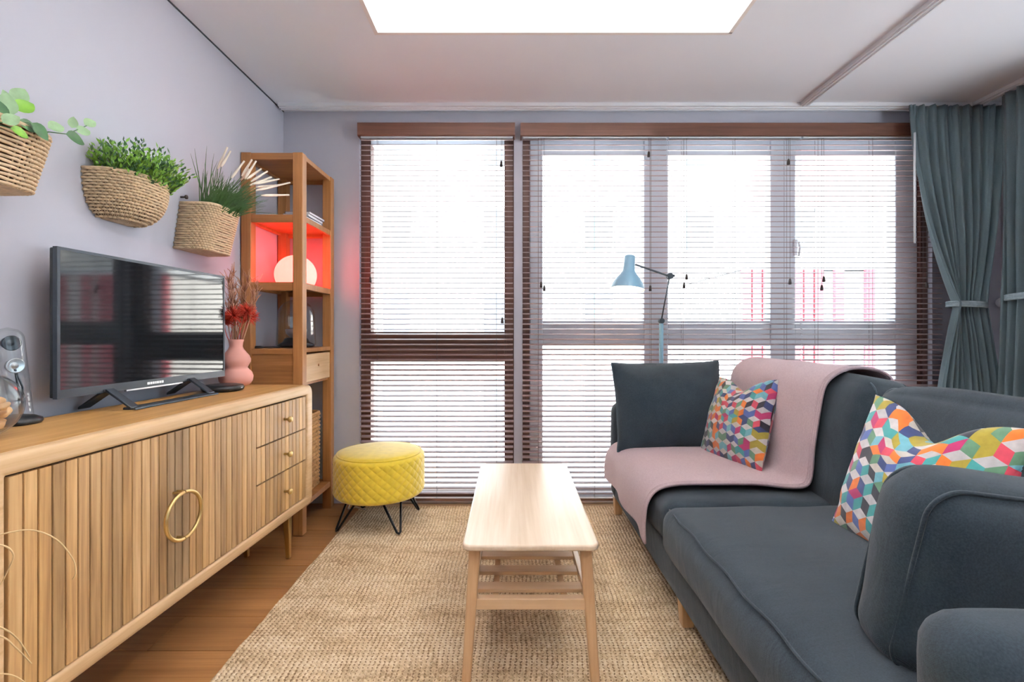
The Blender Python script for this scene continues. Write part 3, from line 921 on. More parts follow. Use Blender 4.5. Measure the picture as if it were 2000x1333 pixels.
spots = [(0, 0, 0.026), (0.03, 0.01, 0.033), (-0.028, 0.014, 0.033), (0.006, -0.033, 0.034), (0.004, 0.035, 0.036), (0.04, -0.02, 0.055), (-0.03, -0.025, 0.053), (0.022, 0.035, 0.06),
         (-0.022, 0.036, 0.058), (0.006, 0.0, 0.055), (0.042, 0.012, 0.074), (0.012, -0.032, 0.076), (-0.02, 0.004, 0.078), (0.022, 0.016, 0.088)]
for k, p in enumerate(spots):
    o = chip(k).build('potpourri_flower', pc[k % 3], None, smooth=True, loc=(gv.location.x + p[0], gv.location.y + p[1], ZS + p[2] - 0.002), rot=(rs.uniform(-0.5, 0.5), rs.uniform(-0.5, 0.5), rs.uniform(0, 6)))
    tag(o, ('orange', 'pale peach', 'coral red')[k % 3] + ' dried flower head heaped in the glass bowl', 'dried flower', 'dried flower heads in the glass bowl')

# ------------------------------------------------------------------ shelf tower in the corner
tw = empty('shelf_tower', (0, 0, 0), label='tall narrow teak shelf tower standing in the corner', cat='shelf')
TX0, TX1, TY0, TY1, TZ = -1.424, -1.10, 2.50, 2.945, 2.018
P = 0.052
for x0 in (TX0, TX1 - P):
    for y0 in (TY0, TY1 - P):
        box('post', M['oak_tower'], x0, x0 + P, y0, y0 + P, 0.0, TZ, tw, 0.003)
def shelf_level(z1, rail=0.042, board=0.018):
    box('shelf_board', M['oak_tower_h'], TX0 + 0.006, TX1 - 0.006, TY0 + 0.006, TY1 - 0.006, z1 - board, z1, tw, 0.001, 1)
    for y0 in (TY0 + 0.004, TY1 - 0.024):
        box('shelf_rail', M['oak_tower_h'], TX0 + P, TX1 - P, y0, y0 + 0.02, z1 - rail, z1 - 0.0005, tw, 0.002, 1)
    for x0 in (TX0 + 0.004, TX1 - 0.024):
        box('shelf_rail', M['oak_tower'], x0, x0 + 0.02, TY0 + P, TY1 - P, z1 - rail * 0.75, z1 - 0.0005, tw, 0.002, 1)
shelf_level(TZ - 0.001, 0.036)
shelf_level(1.692)
shelf_level(1.336, 0.046)
shelf_level(0.985, 0.03)
shelf_level(0.165)
box('side_panel', M['oak_tower_h'], TX0 + P, TX1 - P, TY0 + 0.010, TY0 + 0.022, 0.79, 0.955, tw)
box('side_panel', M['oak_tower_h'], TX0 + P, TX1 - P, TY1 - 0.022, TY1 - 0.010, 0.79, 0.955, tw)
box('shelf_rail', M['oak_tower_h'], TX0 + 0.006, TX1 - 0.02, TY0 + 0.006, TY1 - 0.006, 0.785, 0.797, tw)
dw = empty('drawer'); dw.parent = tw
box('front', M['mango_pale'], TX1 - 0.03, TX1 - 0.006, TY0 + P + 0.003, TY1 - P - 0.003, 0.80, 0.952, dw, 0.003)
MB().lathe([(0.006, 0), (0.008, 0.003), (0.001, 0.005)], 12, cap=False).build('finger_stud', M['oak_tower'], dw, smooth=True, loc=(TX1 - 0.006, 2.72, 0.885), rot=(0, pi / 2, 0))

gl = empty('globe_lamp', (-1.235, 2.72, 1.337), label='glowing round globe table lamp bathing the shelf tower in red light', cat='lamp')
pr = [(0.112 * cos(a), 0.062 + 0.112 * sin(a)) for a in [-0.52 + (pi / 2 + 0.52) * k / 28 for k in range(29)]]
MB().lathe(pr, 40, cap=False).build('globe', M['globe'], gl, smooth=True)
MB().lathe([(0.094, 0.0), (0.096, 0.003), (0.096, 0.0075), (0.02, 0.009)], 32).build('base', M['white'], gl, smooth=True)

sw = empty('subwoofer', (-1.235, 2.725, 0.9865), label='clear dome-shaped bass speaker under the glowing globe lamp', cat='speaker')
def dome(u, v):
    a = 2 * pi * u
    t = v
    r = 0.104 * (1 - 0.10 * t) * (sqrt(max(0, 1 - max(0, (t - 0.62) / 0.38) ** 2.4)) + 0.001)
    rib = 1 + 0.018 * cos(18 * a) * (1 - t)
    return (r * rib * cos(a), r * rib * sin(a), 0.012 + 0.26 * t)
MB().grid(dome, 72, 36, wrap=True).build('dome', M['glass'], sw, smooth=True)
MB().lathe([(0.085, 0), (0.098, 0.006), (0.1, 0.014), (0.07, 0.03), (0.06, 0.05), (0.045, 0.055)], 40).build('base', M['black_plastic'], sw, smooth=True)
MB().lathe([(0.03, 0.055), (0.052, 0.075), (0.058, 0.10), (0.05, 0.105), (0.03, 0.095), (0.01, 0.10)], 32).build('driver', M['silver'], sw, smooth=True)
ct = MB().tube([(-1.38, 2.545, 0.990), (-1.35, 2.552, 0.992), (-1.335, 2.56, 0.992)], [0.009, 0.0075, 0.005], 8)
ct.tube([(-1.335, 2.56, 0.991), (-1.30, 2.575, 0.991), (-1.27, 2.60, 0.990), (-1.30, 2.63, 0.990), (-1.36, 2.62, 0.990)], 0.0035, 6)
tag(ct.build('power_plug', M['black_plastic'], smooth=True), 'small black plug and cable lying in front of the clear bass speaker', 'cable')

rs = random.Random(3)
bcol = [(srgb(70, 74, 86), 'dark blue-grey'), (srgb(196, 196, 204), 'pale grey'), (srgb(96, 70, 74), 'dark plum')]
zb = 1.694
for k, (c, nm) in enumerate(bcol):
    bk = empty('magazine', (-1.19 + 0.005 * k, 2.70 + 0.01 * k, zb), rs.uniform(-0.06, 0.06), label='%s magazine, %s of the stack on the upper tower shelf' % (nm, ('bottom', 'middle', 'top')[k]), cat='magazine', group='magazines on the tower shelf')
    h = 0.014
    box('pages', M['white'], -0.066, 0.068, -0.098, 0.098, 0.0015, h - 0.0015, bk)
    cvr = plain('cover_' + nm.replace(' ', '_'), c, 0.4, var=0.12)
    cm = MB().box(-0.07, 0.07, -0.10, 0.10, 0, 0.0015).box(-0.07, 0.07, -0.10, 0.10, h - 0.0015, h).box(-0.0705, -0.0665, -0.10, 0.10, 0.0015, h - 0.0015)
    cm.build('cover', cvr, bk)
    zb += h + 0.0006
wtray = box('paper_tray', M['white'], -1.36, -1.272, 2.57, 2.83, 1.6935, 1.712, bevel=0.004)
tag(wtray, 'flat white tray lying on the upper tower shelf', 'tray')

# woven basket on the lowest shelf
def weave_box(u, v, w, d, h, rows, cols, amp, taper=0.06, n=5.0):
    a = 2 * pi * u
    c, s = cos(a), sin(a)
    k = 1 - taper * (1 - v)
    x = (abs(c) ** (2 / n)) * (1 if c >= 0 else -1); y = (abs(s) ** (2 / n)) * (1 if s >= 0 else -1)
    r = math.floor(v * rows); fr = v * rows - r
    ph = u * cols + (0.5 if r % 2 else 0)
    o = amp * (sin(pi * fr) ** 0.8) * (0.35 + 0.65 * (0.5 + 0.5 * cos(2 * pi * ph)))
    return (x * (w / 2 * k + o), y * (d / 2 * k + o), v * h)
wk = empty('woven_basket', (-1.25, 2.722, 0.166), label='tall woven hyacinth basket on the bottom shelf of the tower', cat='basket')
m = MB().grid(lambda u, v: weave_box(u, v, 0.20, 0.30, 0.43, 19, 34, 0.013, 0.04), 340, 152, wrap=True)
m.build('woven_side', M['wicker_dark'], wk, smooth=True)
box('bottom', M['wicker_dark'], -0.085, 0.085, -0.13, 0.13, 0, 0.012, wk)
rim = [weave_box(k / 60, 1.0, 0.205, 0.305, 0.43, 19, 34, 0) for k in range(60)]
MB().tube(rim, 0.009, 8, closed=True).build('rim', M['wicker_dark'], wk, smooth=True)

# ------------------------------------------------------------------ wall baskets and plants
def wall_basket(y, z0, H, wt, wbm, dt, db, n, rows, cols, label, shear=0.0, bowl=False, gap=0.9):
    b = empty('wall_basket', (XL + 0.003, y, z0), label=label, cat='basket', group='woven baskets hung on the left wall')
    def prof(t):
        if bowl:
            s = sqrt(max(0.0, 1 - (1 - t) ** 2.6))
            return wt * (0.45 + 0.55 * s), dt * (0.35 + 0.65 * s)
        return wbm + (wt - wbm) * t, db + (dt - db) * t
    def fn(u, v, o=0.0):
        a = pi * u
        w, d = prof(v)
        c, s = cos(a), max(0.0, sin(a))
        x = s ** (2 / n); yy = (abs(c) ** (2 / n)) * (1 if c >= 0 else -1)
        return ((d + o) * x, (w + o) * yy + shear * v, v * H)
    # inner face coloured dark brown as the shade inside, upright stakes, and one twisted strand per row passing before and behind the stakes
    MB().grid(lambda u, v: fn(u, v, -0.007), 60, 20).build('shaded_inside', M['wicker_shade'], b, smooth=True)
    ws = MB()
    np_ = cols * 4
    rr_ = H / rows * 0.5 * gap
    for r in range(rows):
        v = (r + 0.5) / rows
        pts = []
        for k in range(np_ + 1):
            u = k / np_
            o = 0.0026 * cos(pi * cols * u + pi * r) + 0.0010 * noise.noise(Vector((u * 40, r * 3.1, y)))
            p = fn(u, v, o)
            pts.append((p[0], p[1], p[2] + 0.0008 * noise.noise(Vector((u * 25, r * 5.7, y)))))
        ws.tube(pts, [rr_ * (1 + 0.14 * noise.noise(Vector((k * 0.35, r * 2.3, y)))) for k in range(np_ + 1)], 6)
    for k in range(1, cols):
        ws.tube([fn(k / cols, q / 12, -0.0028) for q in range(13)], 0.0022, 5)
    ws.build('woven_side', M['wicker'], b, smooth=True)
    for nm, v, dz in (('bottom', 0.0, 0.002), ('moss', 0.86, 0)):
        pts = [fn(k / 40, v) for k in range(41)]
        m = MB(); m.v = [(p[0] * 0.98, p[1] * 0.98, p[2] + dz) for p in pts] ; m.f = [tuple(range(41))]
        m.build(nm, M['wicker'] if nm == 'bottom' else M['soil'], b, solid=0.004)
    pts = [fn(k / 60, 1.0) for k in range(61)]
    MB().tube(pts, 0.0052, 8).build('rim', M['wicker'], b, smooth=True)
    w, d = prof(1.0)
    bk = MB()
    def back(u, v):
        ww, dd = prof(v)
        return (0.001, (2 * u - 1) * ww + shear * v, v * H)
    MB().grid(back, 8, 10).build('back', M['wicker'], b, solid=0.002)
    return b
wall_basket(1.19, 1.452, 0.165, 0.172, 0.142, 0.145, 0.115, 5, 15, 46, 'near tapered woven wall basket with round-leaved plant, cut by the left picture edge', gap=0.80)
wall_basket(1.715, 1.465, 0.155, 0.134, 0.09, 0.145, 0.09, 2.6, 16, 40, 'bowl-shaped woven wall basket in the middle, holding the bushy green plant', bowl=True, gap=0.92)
wall_basket(2.12, 1.425, 0.205, 0.118, 0.112, 0.14, 0.12, 5, 20, 34, 'squarish woven wall basket above the television, holding tall grass', shear=0.045, gap=0.92)

def leaf_mesh(L, W, mat, curl=0.15, n=7):
    m = MB()
    def fn(u, v):
        w = W * sin(pi * min(1, v ** 0.8)) ** 0.8 * 0.5
        s = 2 * u - 1
        return (s * w, v * L, -curl * L * v * v + 0.25 * abs(s) * w)
    m.grid(fn, 4, n)
    return m.mesh('leaf', mat, True)
def orient(o, p, d, roll=0.0):
    d = Vector(d).normalized()
    q = d.to_track_quat('Y', 'Z')
    o.rotation_mode = 'QUATERNION'
    o.rotation_quaternion = q @ Matrix.Rotation(roll, 4, 'Y').to_quaternion()
    o.location = p
# round-leaved plant
def wp(px, py, X):                                    # a point on the plane x = X seen at a pixel
    D = X * F / (px - 1000)
    return Vector((X, D, CH - (py - 650) * D / F))
p1 = empty('trailing_plant', (XL + 0.07, 1.165, 1.595), label='round-leaved trailing plant in the near wall basket', cat='plant')
O1 = Vector(p1.location)
lv = [leaf_mesh(0.075, 0.052, M['leaf_dark']), leaf_mesh(0.06, 0.045, M['leaf_pale']), leaf_mesh(0.05, 0.034, M['leaf']), leaf_mesh(0.032, 0.024, M['leaf_pale'])]
specs = [  # leaf base pixel, tip pixel, x plane, kind
    (30, 215, 68, 200, -1.30, 2), (35, 240, 82, 255, -1.28, 0), (10, 225, 16, 180, -1.31, 1), (6, 235, -10, 190, -1.29, 0), (28, 200, 50, 172, -1.32, 1),
    (14, 200, 8, 176, -1.33, 3), (60, 240, 92, 268, -1.27, 0), (5, 240, 25, 232, -1.26, 1), (-20, 230, -30, 185, -1.30, 0), (20, 250, 60, 268, -1.26, 2),
    (128, 262, 170, 280, -1.26, 0), (94, 250, 127, 246, -1.27, 1), (140, 250, 145, 228, -1.28, 3), (165, 244, 188, 236, -1.28, 3), (150, 258, 178, 254, -1.27, 3), (-45, 240, -60, 200, -1.3, 1)]
stm = MB()
stem_a = [wp(60, 262, -1.30), wp(95, 258, -1.275), wp(130, 262, -1.262), wp(160, 250, -1.275), wp(176, 242, -1.28)]
stm.tube([tuple(p - O1) for p in stem_a], 0.0016, 5)
for (bx0, by0, tx, ty, X, k) in specs:
    b = wp(bx0, by0, X); tpt = wp(tx, ty, X + 0.01)
    o = link('leaf', lv[k], p1)
    d = tpt - b
    L = (0.075, 0.06, 0.05, 0.032)[k]
    o.scale = (max(0.7, min(1.5, d.length / L)),) * 3
    dd = Vector(d).normalized()
    # broad side turned to the room
    yv = dd; zv = (Vector((0.85, -0.45, 0.35)) - yv * yv.dot(Vector((0.85, -0.45, 0.35)))).normalized(); xv = yv.cross(zv)
    mt = Matrix((xv, yv, zv)).transposed()
    o.rotation_euler = mt.to_euler(); o.location = b - O1
    if bx0 < 90:
        stm.tube([(rs.uniform(-0.02, 0.04), rs.uniform(-0.08, 0.08), -0.02), tuple((b - O1) * 0.6 + Vector((0, 0, 0.004))), tuple(b - O1)], 0.0015, 5)
stm.build('stems', M['leaf_dark'], p1, smooth=True)

# bushy plant
p2 = empty('bushy_plant', (XL + 0.075, 1.725, 1.60), label='dense bright green bushy plant in the bowl-shaped wall basket', cat='plant')
rs = random.Random(8)
mm = (MB(), MB())
for k in range(340):
    r = sqrt(rs.random()); a = rs.uniform(0, 2 * pi)
    bx0, by0 = 0.055 * r * cos(a), 0.108 * r * sin(a)
    out = Vector((bx0 * 2.4 + 0.03, by0 * 0.85, 0.11)).normalized()
    L = rs.uniform(0.095, 0.165) * (1.1 - 0.35 * r)
    base = Vector((bx0, by0, -0.02)); tip = base + out * L + Vector((0, 0, 0.012))
    for q in range(9):
        t = 0.25 + 0.75 * q / 8
        p = base.lerp(tip, t)
        w = q * 2.4 + k
        d = (out * 0.9 + Vector((cos(w), sin(w), 0.35)) * 0.8).normalized()
        ll = rs.uniform(0.014, 0.026); wd = 0.0042
        sd = d.cross(Vector((rs.uniform(-1, 1), rs.uniform(-1, 1), 1))).normalized() * wd
        M_ = mm[0 if rs.random() < 0.62 else 1]
        n0 = len(M_.v)
        M_.v += [tuple(p), tuple(p + d * ll * 0.5 + sd), tuple(p + d * ll), tuple(p + d * ll * 0.5 - sd)]
        M_.f.append((n0, n0 + 1, n0 + 2, n0 + 3))
for M_, nm in ((mm[0], 'leaf'), (mm[1], 'leaf_dark')):
    tag(M_.build('foliage', M[nm], p2, smooth=False), kind='stuff')

# tall grass with cream spikes
p3 = empty('ornamental_grass', (XL + 0.075, 2.16, 1.61), label='tall dark grass with cream spikes in the squarish wall basket', cat='plant')
O3 = Vector(p3.location)
m = MB()
def blade(m, b, tip, w, bow):
    b, tip = Vector(b), Vector(tip); n = 6
    ax = (tip - b).normalized(); sd = ax.cross(Vector((0.5, -0.8, 0.3))).normalized()
    base = len(m.v)
    for i in range(n + 1):
        t = i / n
        p = b.lerp(tip, t) + bow * sin(pi * t)
        ww = w * (1 - t ** 1.5) + 0.0003
        m.v += [tuple(p - sd * ww), tuple(p + sd * ww)]
    for i in range(n):
        m.f.append((base + 2 * i, base + 2 * i + 1, base + 2 * i + 3, base + 2 * i + 2))
for k in range(320):
    b = Vector((rs.uniform(-0.03, 0.05), rs.uniform(-0.07, 0.07), -0.03))
    d = Vector((rs.uniform(0.05, 0.85), rs.uniform(-0.25, 0.65), rs.uniform(0.45, 1.0))).normalized()
    L = rs.uniform(0.12, 0.24)
    tip = b + d * L + Vector((0, 0, -0.02 * rs.random()))
    blade(m, b, tip, rs.uniform(0.0016, 0.003), Vector((0, 0, rs.uniform(0.005, 0.035))))
for (tx, ty) in ((380, 290), (404, 285), (418, 300), (372, 300), (400, 318), (425, 315), (520, 402), (510, 395), (555, 420)):
    tip = wp(tx, ty, -1.36 if tx < 430 else -1.24) - O3
    blade(m, (rs.uniform(-0.03, 0.0), rs.uniform(-0.06, 0.02), -0.03), tip, 0.0026, Vector((0, -0.01, 0.02)))
tag(m.build('grass_blades', M['blade'], p3, smooth=True), kind='stuff')
for (bx0, by0, tx, ty, X) in ((425, 330, 444, 288, -1.33), (432, 326, 450, 295, -1.31), (452, 348, 477, 315, -1.27), (472, 345, 492, 312, -1.24), (478, 350, 500, 315, -1.22),
                              (482, 350, 510, 330, -1.21), (490, 355, 522, 335, -1.19), (495, 360, 545, 350, -1.17), (500, 372, 566, 357, -1.15), (510, 382, 564, 381, -1.14),
                              (488, 362, 530, 346, -1.18), (470, 352, 486, 330, -1.25), (500, 366, 540, 362, -1.17)):
    b = wp(bx0, by0, X - 0.015) - O3; tp = wp(tx, ty, X + 0.01) - O3
    s = MB()
    pts = [tuple(b.lerp(tp, i / 8)) for i in range(9)]
    s.tube(pts, [0.0028, 0.0052, 0.0062, 0.006, 0.0055, 0.005, 0.0044, 0.0042, 0.0042], 8)
    o = s.build('cream_spike', M['cream'], p3, smooth=True)
    MB().tube([(0.0, 0.0, -0.03), tuple(b * 0.5 + Vector((0, 0, 0.012))), tuple(b)], 0.0014, 5).build('spike_stalk', M['blade'], o, smooth=True)
MB().tube([tuple(wp(362, 385, XL + 0.01)), tuple(wp(364, 374, XL + 0.012))], 0.006, 8)
hook = MB().lathe([(0.004, 0), (0.004, 0.02), (0.009, 0.022), (0.009, 0.027), (0.002, 0.029)], 12)
tag(hook.build('wall_hook', M['tassel'], smooth=True, loc=(XL + 0.0005, 2.055, 1.655), rot=(0, pi / 2, 0)), 'small dark hook on the wall at the grass basket corner', 'hook')

# ------------------------------------------------------------------ dried grass at the lower left edge
sg = empty('dried_grass_pot', (-1.03, 0.52, 0), label='pot of dry straw stems arching in at the lower left picture edge', cat='plant')
MB().lathe([(0.07, 0), (0.085, 0.01), (0.10, 0.20), (0.105, 0.22), (0.095, 0.22), (0.088, 0.19), (0.001, 0.19)], 32, cap=False).build('pot', plain('clay_pot', srgb(190, 170, 150), 0.8), sg, smooth=True)
def sp_(px, py, D): return Vector(((px - 1000) * D / F, D, CH - (py - 650) * D / F)) - Vector((-1.03, 0.52, 0))
def smooth_path(pts, n=8):
    out = []
    P_ = [pts[0]] + pts + [pts[-1]]
    for i in range(1, len(P_) - 2):
        for k in range(n):
            t = k / n
            a, b, c, d = P_[i - 1], P_[i], P_[i + 1], P_[i + 2]
            out.append(tuple(0.5 * ((2 * b) + (-a + c) * t + (2 * a - 5 * b + 4 * c - d) * t * t + (-a + 3 * b - 3 * c + d) * t ** 3)))
    out.append(tuple(pts[-1]))
    return out
for path in ([(-250, 1150, .66), (-90, 1070, .68), (0, 1045, .70), (60, 1036, .72), (110, 1054, .73), (142, 1092, .74), (148, 1118, .74), (142, 1132, .74)],
             [(-200, 1130, .64), (-60, 1072, .66), (0, 1065, .68), (26, 1083, .69), (14, 1118, .69), (-20, 1180, .69)],
             [(-220, 1240, .62), (-80, 1210, .66), (0, 1226, .68), (35, 1250, .70), (58, 1284, .71)],
             [(-240, 1290, .62), (-90, 1220, .66), (0, 1243, .69), (30, 1265, .70), (62, 1297, .71)],
             [(-230, 1370, .62), (-80, 1320, .66), (0, 1317, .69), (30, 1322, .70), (52, 1336, .71)]):
    pts = [Vector((0.0, 0.02, 0.19))] + [sp_(*q) for q in path]
    sp = smooth_path(pts)
    n = len(sp)
    MB().tube(sp, [0.0017 - 0.0010 * (i / n) for i in range(n)], 6).build('straw_stem', M['straw'], sg, smooth=True)

# ------------------------------------------------------------------ yellow pouf
pf_ = empty('pouf', (-0.742, 2.672, 0), label='round mustard yellow quilted footstool on black hairpin legs by the window', cat='footstool')
R, Z0, Z1 = 0.244, 0.178, 0.40
def quilt(u, v):
    a = 2 * pi * u
    z = Z0 + (Z1 - Z0) * v
    e = min(1, min(v, 1 - v) / 0.10)
    r = R - 0.018 * (1 - sqrt(max(0, 1 - (1 - e) ** 2)))
    p, q = u * 60, (z - Z0) / 0.0235
    d = abs(sin(pi * (p + q) / 2 * 1.0)) * abs(sin(pi * (p - q) / 2 * 1.0))
    return ((r + 0.0045 * sqrt(d) * e) * cos(a), (r + 0.0045 * sqrt(d) * e) * sin(a), z)
MB().grid(quilt, 720, 90, wrap=True).build('quilted_side', M['yellow'], pf_, smooth=True)
top = [(R - 0.018, Z1), (R - 0.021, Z1 + 0.006), (R - 0.05, Z1 + 0.014), (R * 0.5, Z1 + 0.019), (0.002, Z1 + 0.020)]
MB().lathe(top, 80, cap=False).build('seat_pad', M['yellow'], pf_, smooth=True)
MB().tube([((R - 0.017) * cos(2 * pi * k / 80), (R - 0.017) * sin(2 * pi * k / 80), Z1 + 0.002) for k in range(80)], 0.005, 8, closed=True).build('piping', M['yellow'], pf_, smooth=True)
MB().lathe([(0.002, Z0 - 0.002), (R - 0.02, Z0), (R - 0.018, Z0 + 0.004)], 60, cap=False).build('underside', M['black_plastic'], pf_, smooth=True)
for k in range(4):
    a = pi / 4 + k * pi / 2 - 0.10
    c, s = cos(a), sin(a)
    def pt(r, t, z): return (r * c - t * s, r * s + t * c, z)
    fz = 0.012 if -0.742 + 0.24 * c > -0.94 else 0.0      # two feet stand on the rug
    MB().tube([pt(0.15, -0.055, Z0), pt(0.238, -0.010, fz + 0.014), pt(0.242, 0, fz + 0.0075), pt(0.238, 0.010, fz + 0.014), pt(0.15, 0.055, Z0)], 0.0062, 8).build('hairpin_leg', M['black_metal'], pf_, smooth=True)
cb = smooth_path([Vector((-1.0, 2.93, 0.006)), Vector((-0.985, 2.87, 0.006)), Vector((-0.94, 2.86, 0.02)), Vector((-0.90, 2.84, 0.018)), Vector((-0.87, 2.83, 0.02))])
tag(MB().tube(cb, 0.0045, 8).build('power_cable', M['cable'], smooth=True), 'short white cable on the floor behind the yellow footstool', 'cable')

# ------------------------------------------------------------------ coffee table
TXa, TXb, TYa, TYb, TZ_ = -0.146, 0.257, 1.385, 2.262, 0.45
tb = empty('coffee_table', (0.055, 1.823, 0), label='narrow pale wooden coffee table with slatted lower shelf, on the jute rug', cat='table')
hx, hy = (TXb - TXa) / 2, (TYb - TYa) / 2
rr = round_rect(-hx, hx, -hy, hy, 0.028, 6)
MB().prism(rr, 'z', TZ_ - 0.018, TZ_).build('tabletop', M['birch'], tb, bevel=0.006, seg=3)
for sx in (-1, 1):
    for sy in (-1, 1):
        lg = MB()
        xt, yt_ = sx * (hx - 0.036), sy * (hy - 0.05)
        xb, yb_ = sx * (hx - 0.010), sy * (hy - 0.018)
        a, b = 0.0175, 0.0135
        lg.v += [(xb - b, yb_ - b, 0.0135), (xb + b, yb_ - b, 0.0135), (xb + b, yb_ + b, 0.0135), (xb - b, yb_ + b, 0.0135),
                 (xt - a, yt_ - a, TZ_ - 0.018), (xt + a, yt_ - a, TZ_ - 0.018), (xt + a, yt_ + a, TZ_ - 0.018), (xt - a, yt_ + a, TZ_ - 0.018)]
        lg.f += [(0, 3, 2, 1), (4, 5, 6, 7), (0, 1, 5, 4), (1, 2, 6, 5), (2, 3, 7, 6), (3, 0, 4, 7)]
        lg.build('leg', M['birch_leg'], tb, bevel=0.005, seg=3)
for s in (-1, 1):
    box('apron', M['birch_slat'], -hx + 0.05, hx - 0.05, s * (hy - 0.05) - 0.009, s * (hy - 0.05) + 0.009, TZ_ - 0.034, TZ_ - 0.018, tb)
    box('end_rail', M['birch_slat'], -hx + 0.036, hx - 0.036, s * (hy - 0.041) - 0.013, s * (hy - 0.041) + 0.013, 0.246, 0.279, tb, 0.003)
    box('side_rail', M['birch'], s * (hx - 0.028) - 0.009, s * (hx - 0.028) + 0.009, -hy + 0.05, hy - 0.05, 0.250, 0.282, tb, 0.002)
    box('runner', M['birch_leg'], s * 0.105 - 0.009, s * 0.105 + 0.009, -hy + 0.054, hy - 0.054, 0.247, 0.262, tb)
ns = 7
for k in range(ns):
    yc = -hy + 0.115 + k * (2 * hy - 0.23) / (ns - 1)
    box('shelf_slat', M['birch_slat'], -hx + 0.037, hx - 0.037, yc - 0.023, yc + 0.023, 0.262, 0.274, tb, 0.002)

# ------------------------------------------------------------------ sofa
sf = empty('sofa', (1.05, 1.75, 0), label='dark slate grey fabric sofa with loose cushions along the right side', cat='sofa')
OS = Vector((1.05, 1.75, 0))
def put(m, name, mat, x, y, z, parent=None, rot=None):
    return m.build(name, mat, parent or sf, smooth=True, loc=(x - OS.x, y - OS.y, z), rot=rot)
SY0, SY1 = 0.60, 2.83
put(soft_box(0.88, SY1 - SY0 - 0.04, 0.18, 0.025, (12, 24, 6)), 'base_frame', M['sofa'], 1.03, (SY0 + SY1) / 2, 0.195)
put(soft_box(0.14, SY1 - SY0 - 0.02, 0.60, 0.05, (8, 24, 12), wr=0.004), 'back_frame', M['sofa'], 1.47, (SY0 + SY1) / 2, 0.42)
put(soft_box(0.93, 0.135, 0.565, 0.058, (22, 10, 16), (0.006, 0.008, 0.004), 0.004, 2), 'armrest', M['sofa'], 1.045, SY1 - 0.07, 0.388)
put(soft_box(0.93, 0.135, 0.565, 0.058, (22, 10, 16), (0.006, 0.008, 0.004), 0.004, 5), 'armrest', M['sofa'], 1.055, SY0 + 0.06, 0.388)
YC = 1.775
SCX0 = 0.555
c1 = put(soft_box(0.80, SY1 - 0.142 - YC, 0.165, 0.05, (28, 28, 10), (0.012, 0.004, 0.022), 0.007, 1, 5), 'seat_cushion', M['sofa'], 0.572 + 0.40, (SY1 - 0.142 + YC) / 2, 0.345)
c2 = put(soft_box(0.82, YC - 0.008 - SY0 - 0.13, 0.172, 0.05, (30, 30, 10), (0.014, 0.004, 0.026), 0.008, 7, 5), 'seat_cushion', M['sofa'], 0.552 + 0.41, (YC - 0.008 + SY0 + 0.13) / 2, 0.345)
y0_, y1_ = SY0 + 0.155, YC - 0.03
MB().tube([(0.552 - OS.x + 0.022 + 0.004 * sin(k * 0.9) - 0.012 * (1 - (2 * k / 30 - 1) ** 2) * 0.5, y0_ + (y1_ - y0_) * k / 30 - OS.y, 0.419 + 0.010 * (1 - (2 * k / 30 - 1) ** 4)) for k in range(31)], 0.0035, 6).build('seam', M['sofa'], c2, smooth=True)
bpy.context.view_layer.update()
for ch in c2.children: ch.matrix_parent_inverse = Matrix.Translation(-Vector(c2.location))
b1 = put(soft_box(0.215, SY1 - 0.165 - 1.665, 0.52, 0.07, (12, 30, 18), (0.035, 0.01, 0.02), 0.013, 3, 6), 'back_cushion', M['sofa'], 1.325, (SY1 - 0.165 + 1.665) / 2, 0.635, rot=(0, radians(5), 0))
b2 = put(soft_box(0.225, 1.655 - 0.72, 0.52, 0.07, (12, 30, 18), (0.04, 0.01, 0.018), 0.015, 8, 6), 'back_cushion', M['sofa'], 1.325, (1.655 + 0.72) / 2, 0.622, rot=(0, radians(5), 0))
def rim_path(sy, sz, x, r, n=10):
    return [(x, p, q) for p, q in round_rect(-sy / 2, sy / 2, -sz / 2, sz / 2, r, n)]
for bb, sy in ((b1, SY1 - 0.165 - 1.665), (b2, 1.655 - 0.72)):
    MB().tube(rim_path(sy - 0.012, 0.508, -0.062, 0.06), 0.0042, 6, closed=True).build('piping', M['piping'], bb, smooth=True)
    MB().tube(rim_path(sy - 0.012, 0.508, 0.062, 0.06), 0.0042, 6, closed=True).build('piping', M['piping'], bb, smooth=True)
for x, y in ((0.618, 2.775), (0.63, 1.72), (0.63, 0.70), (1.42, 2.775), (1.42, 0.70)):
    lg = MB(); a, b = 0.026, 0.020
    lg.v += [(-b, -b, 0), (b, -b, 0), (b, b, 0), (-b, b, 0), (-a, -a, 0.1), (a, -a, 0.1), (a, a, 0.1), (-a, a, 0.1)]
    lg.v = [(p[0] + x - OS.x, p[1] + y - OS.y, p[2] + 0.0135) for p in lg.v]
    lg.f += [(0, 3, 2, 1), (4, 5, 6, 7), (0, 1, 5, 4), (1, 2, 6, 5), (2, 3, 7, 6), (3, 0, 4, 7)]
    lg.build('leg', M['sofa_leg'], sf, bevel=0.003)

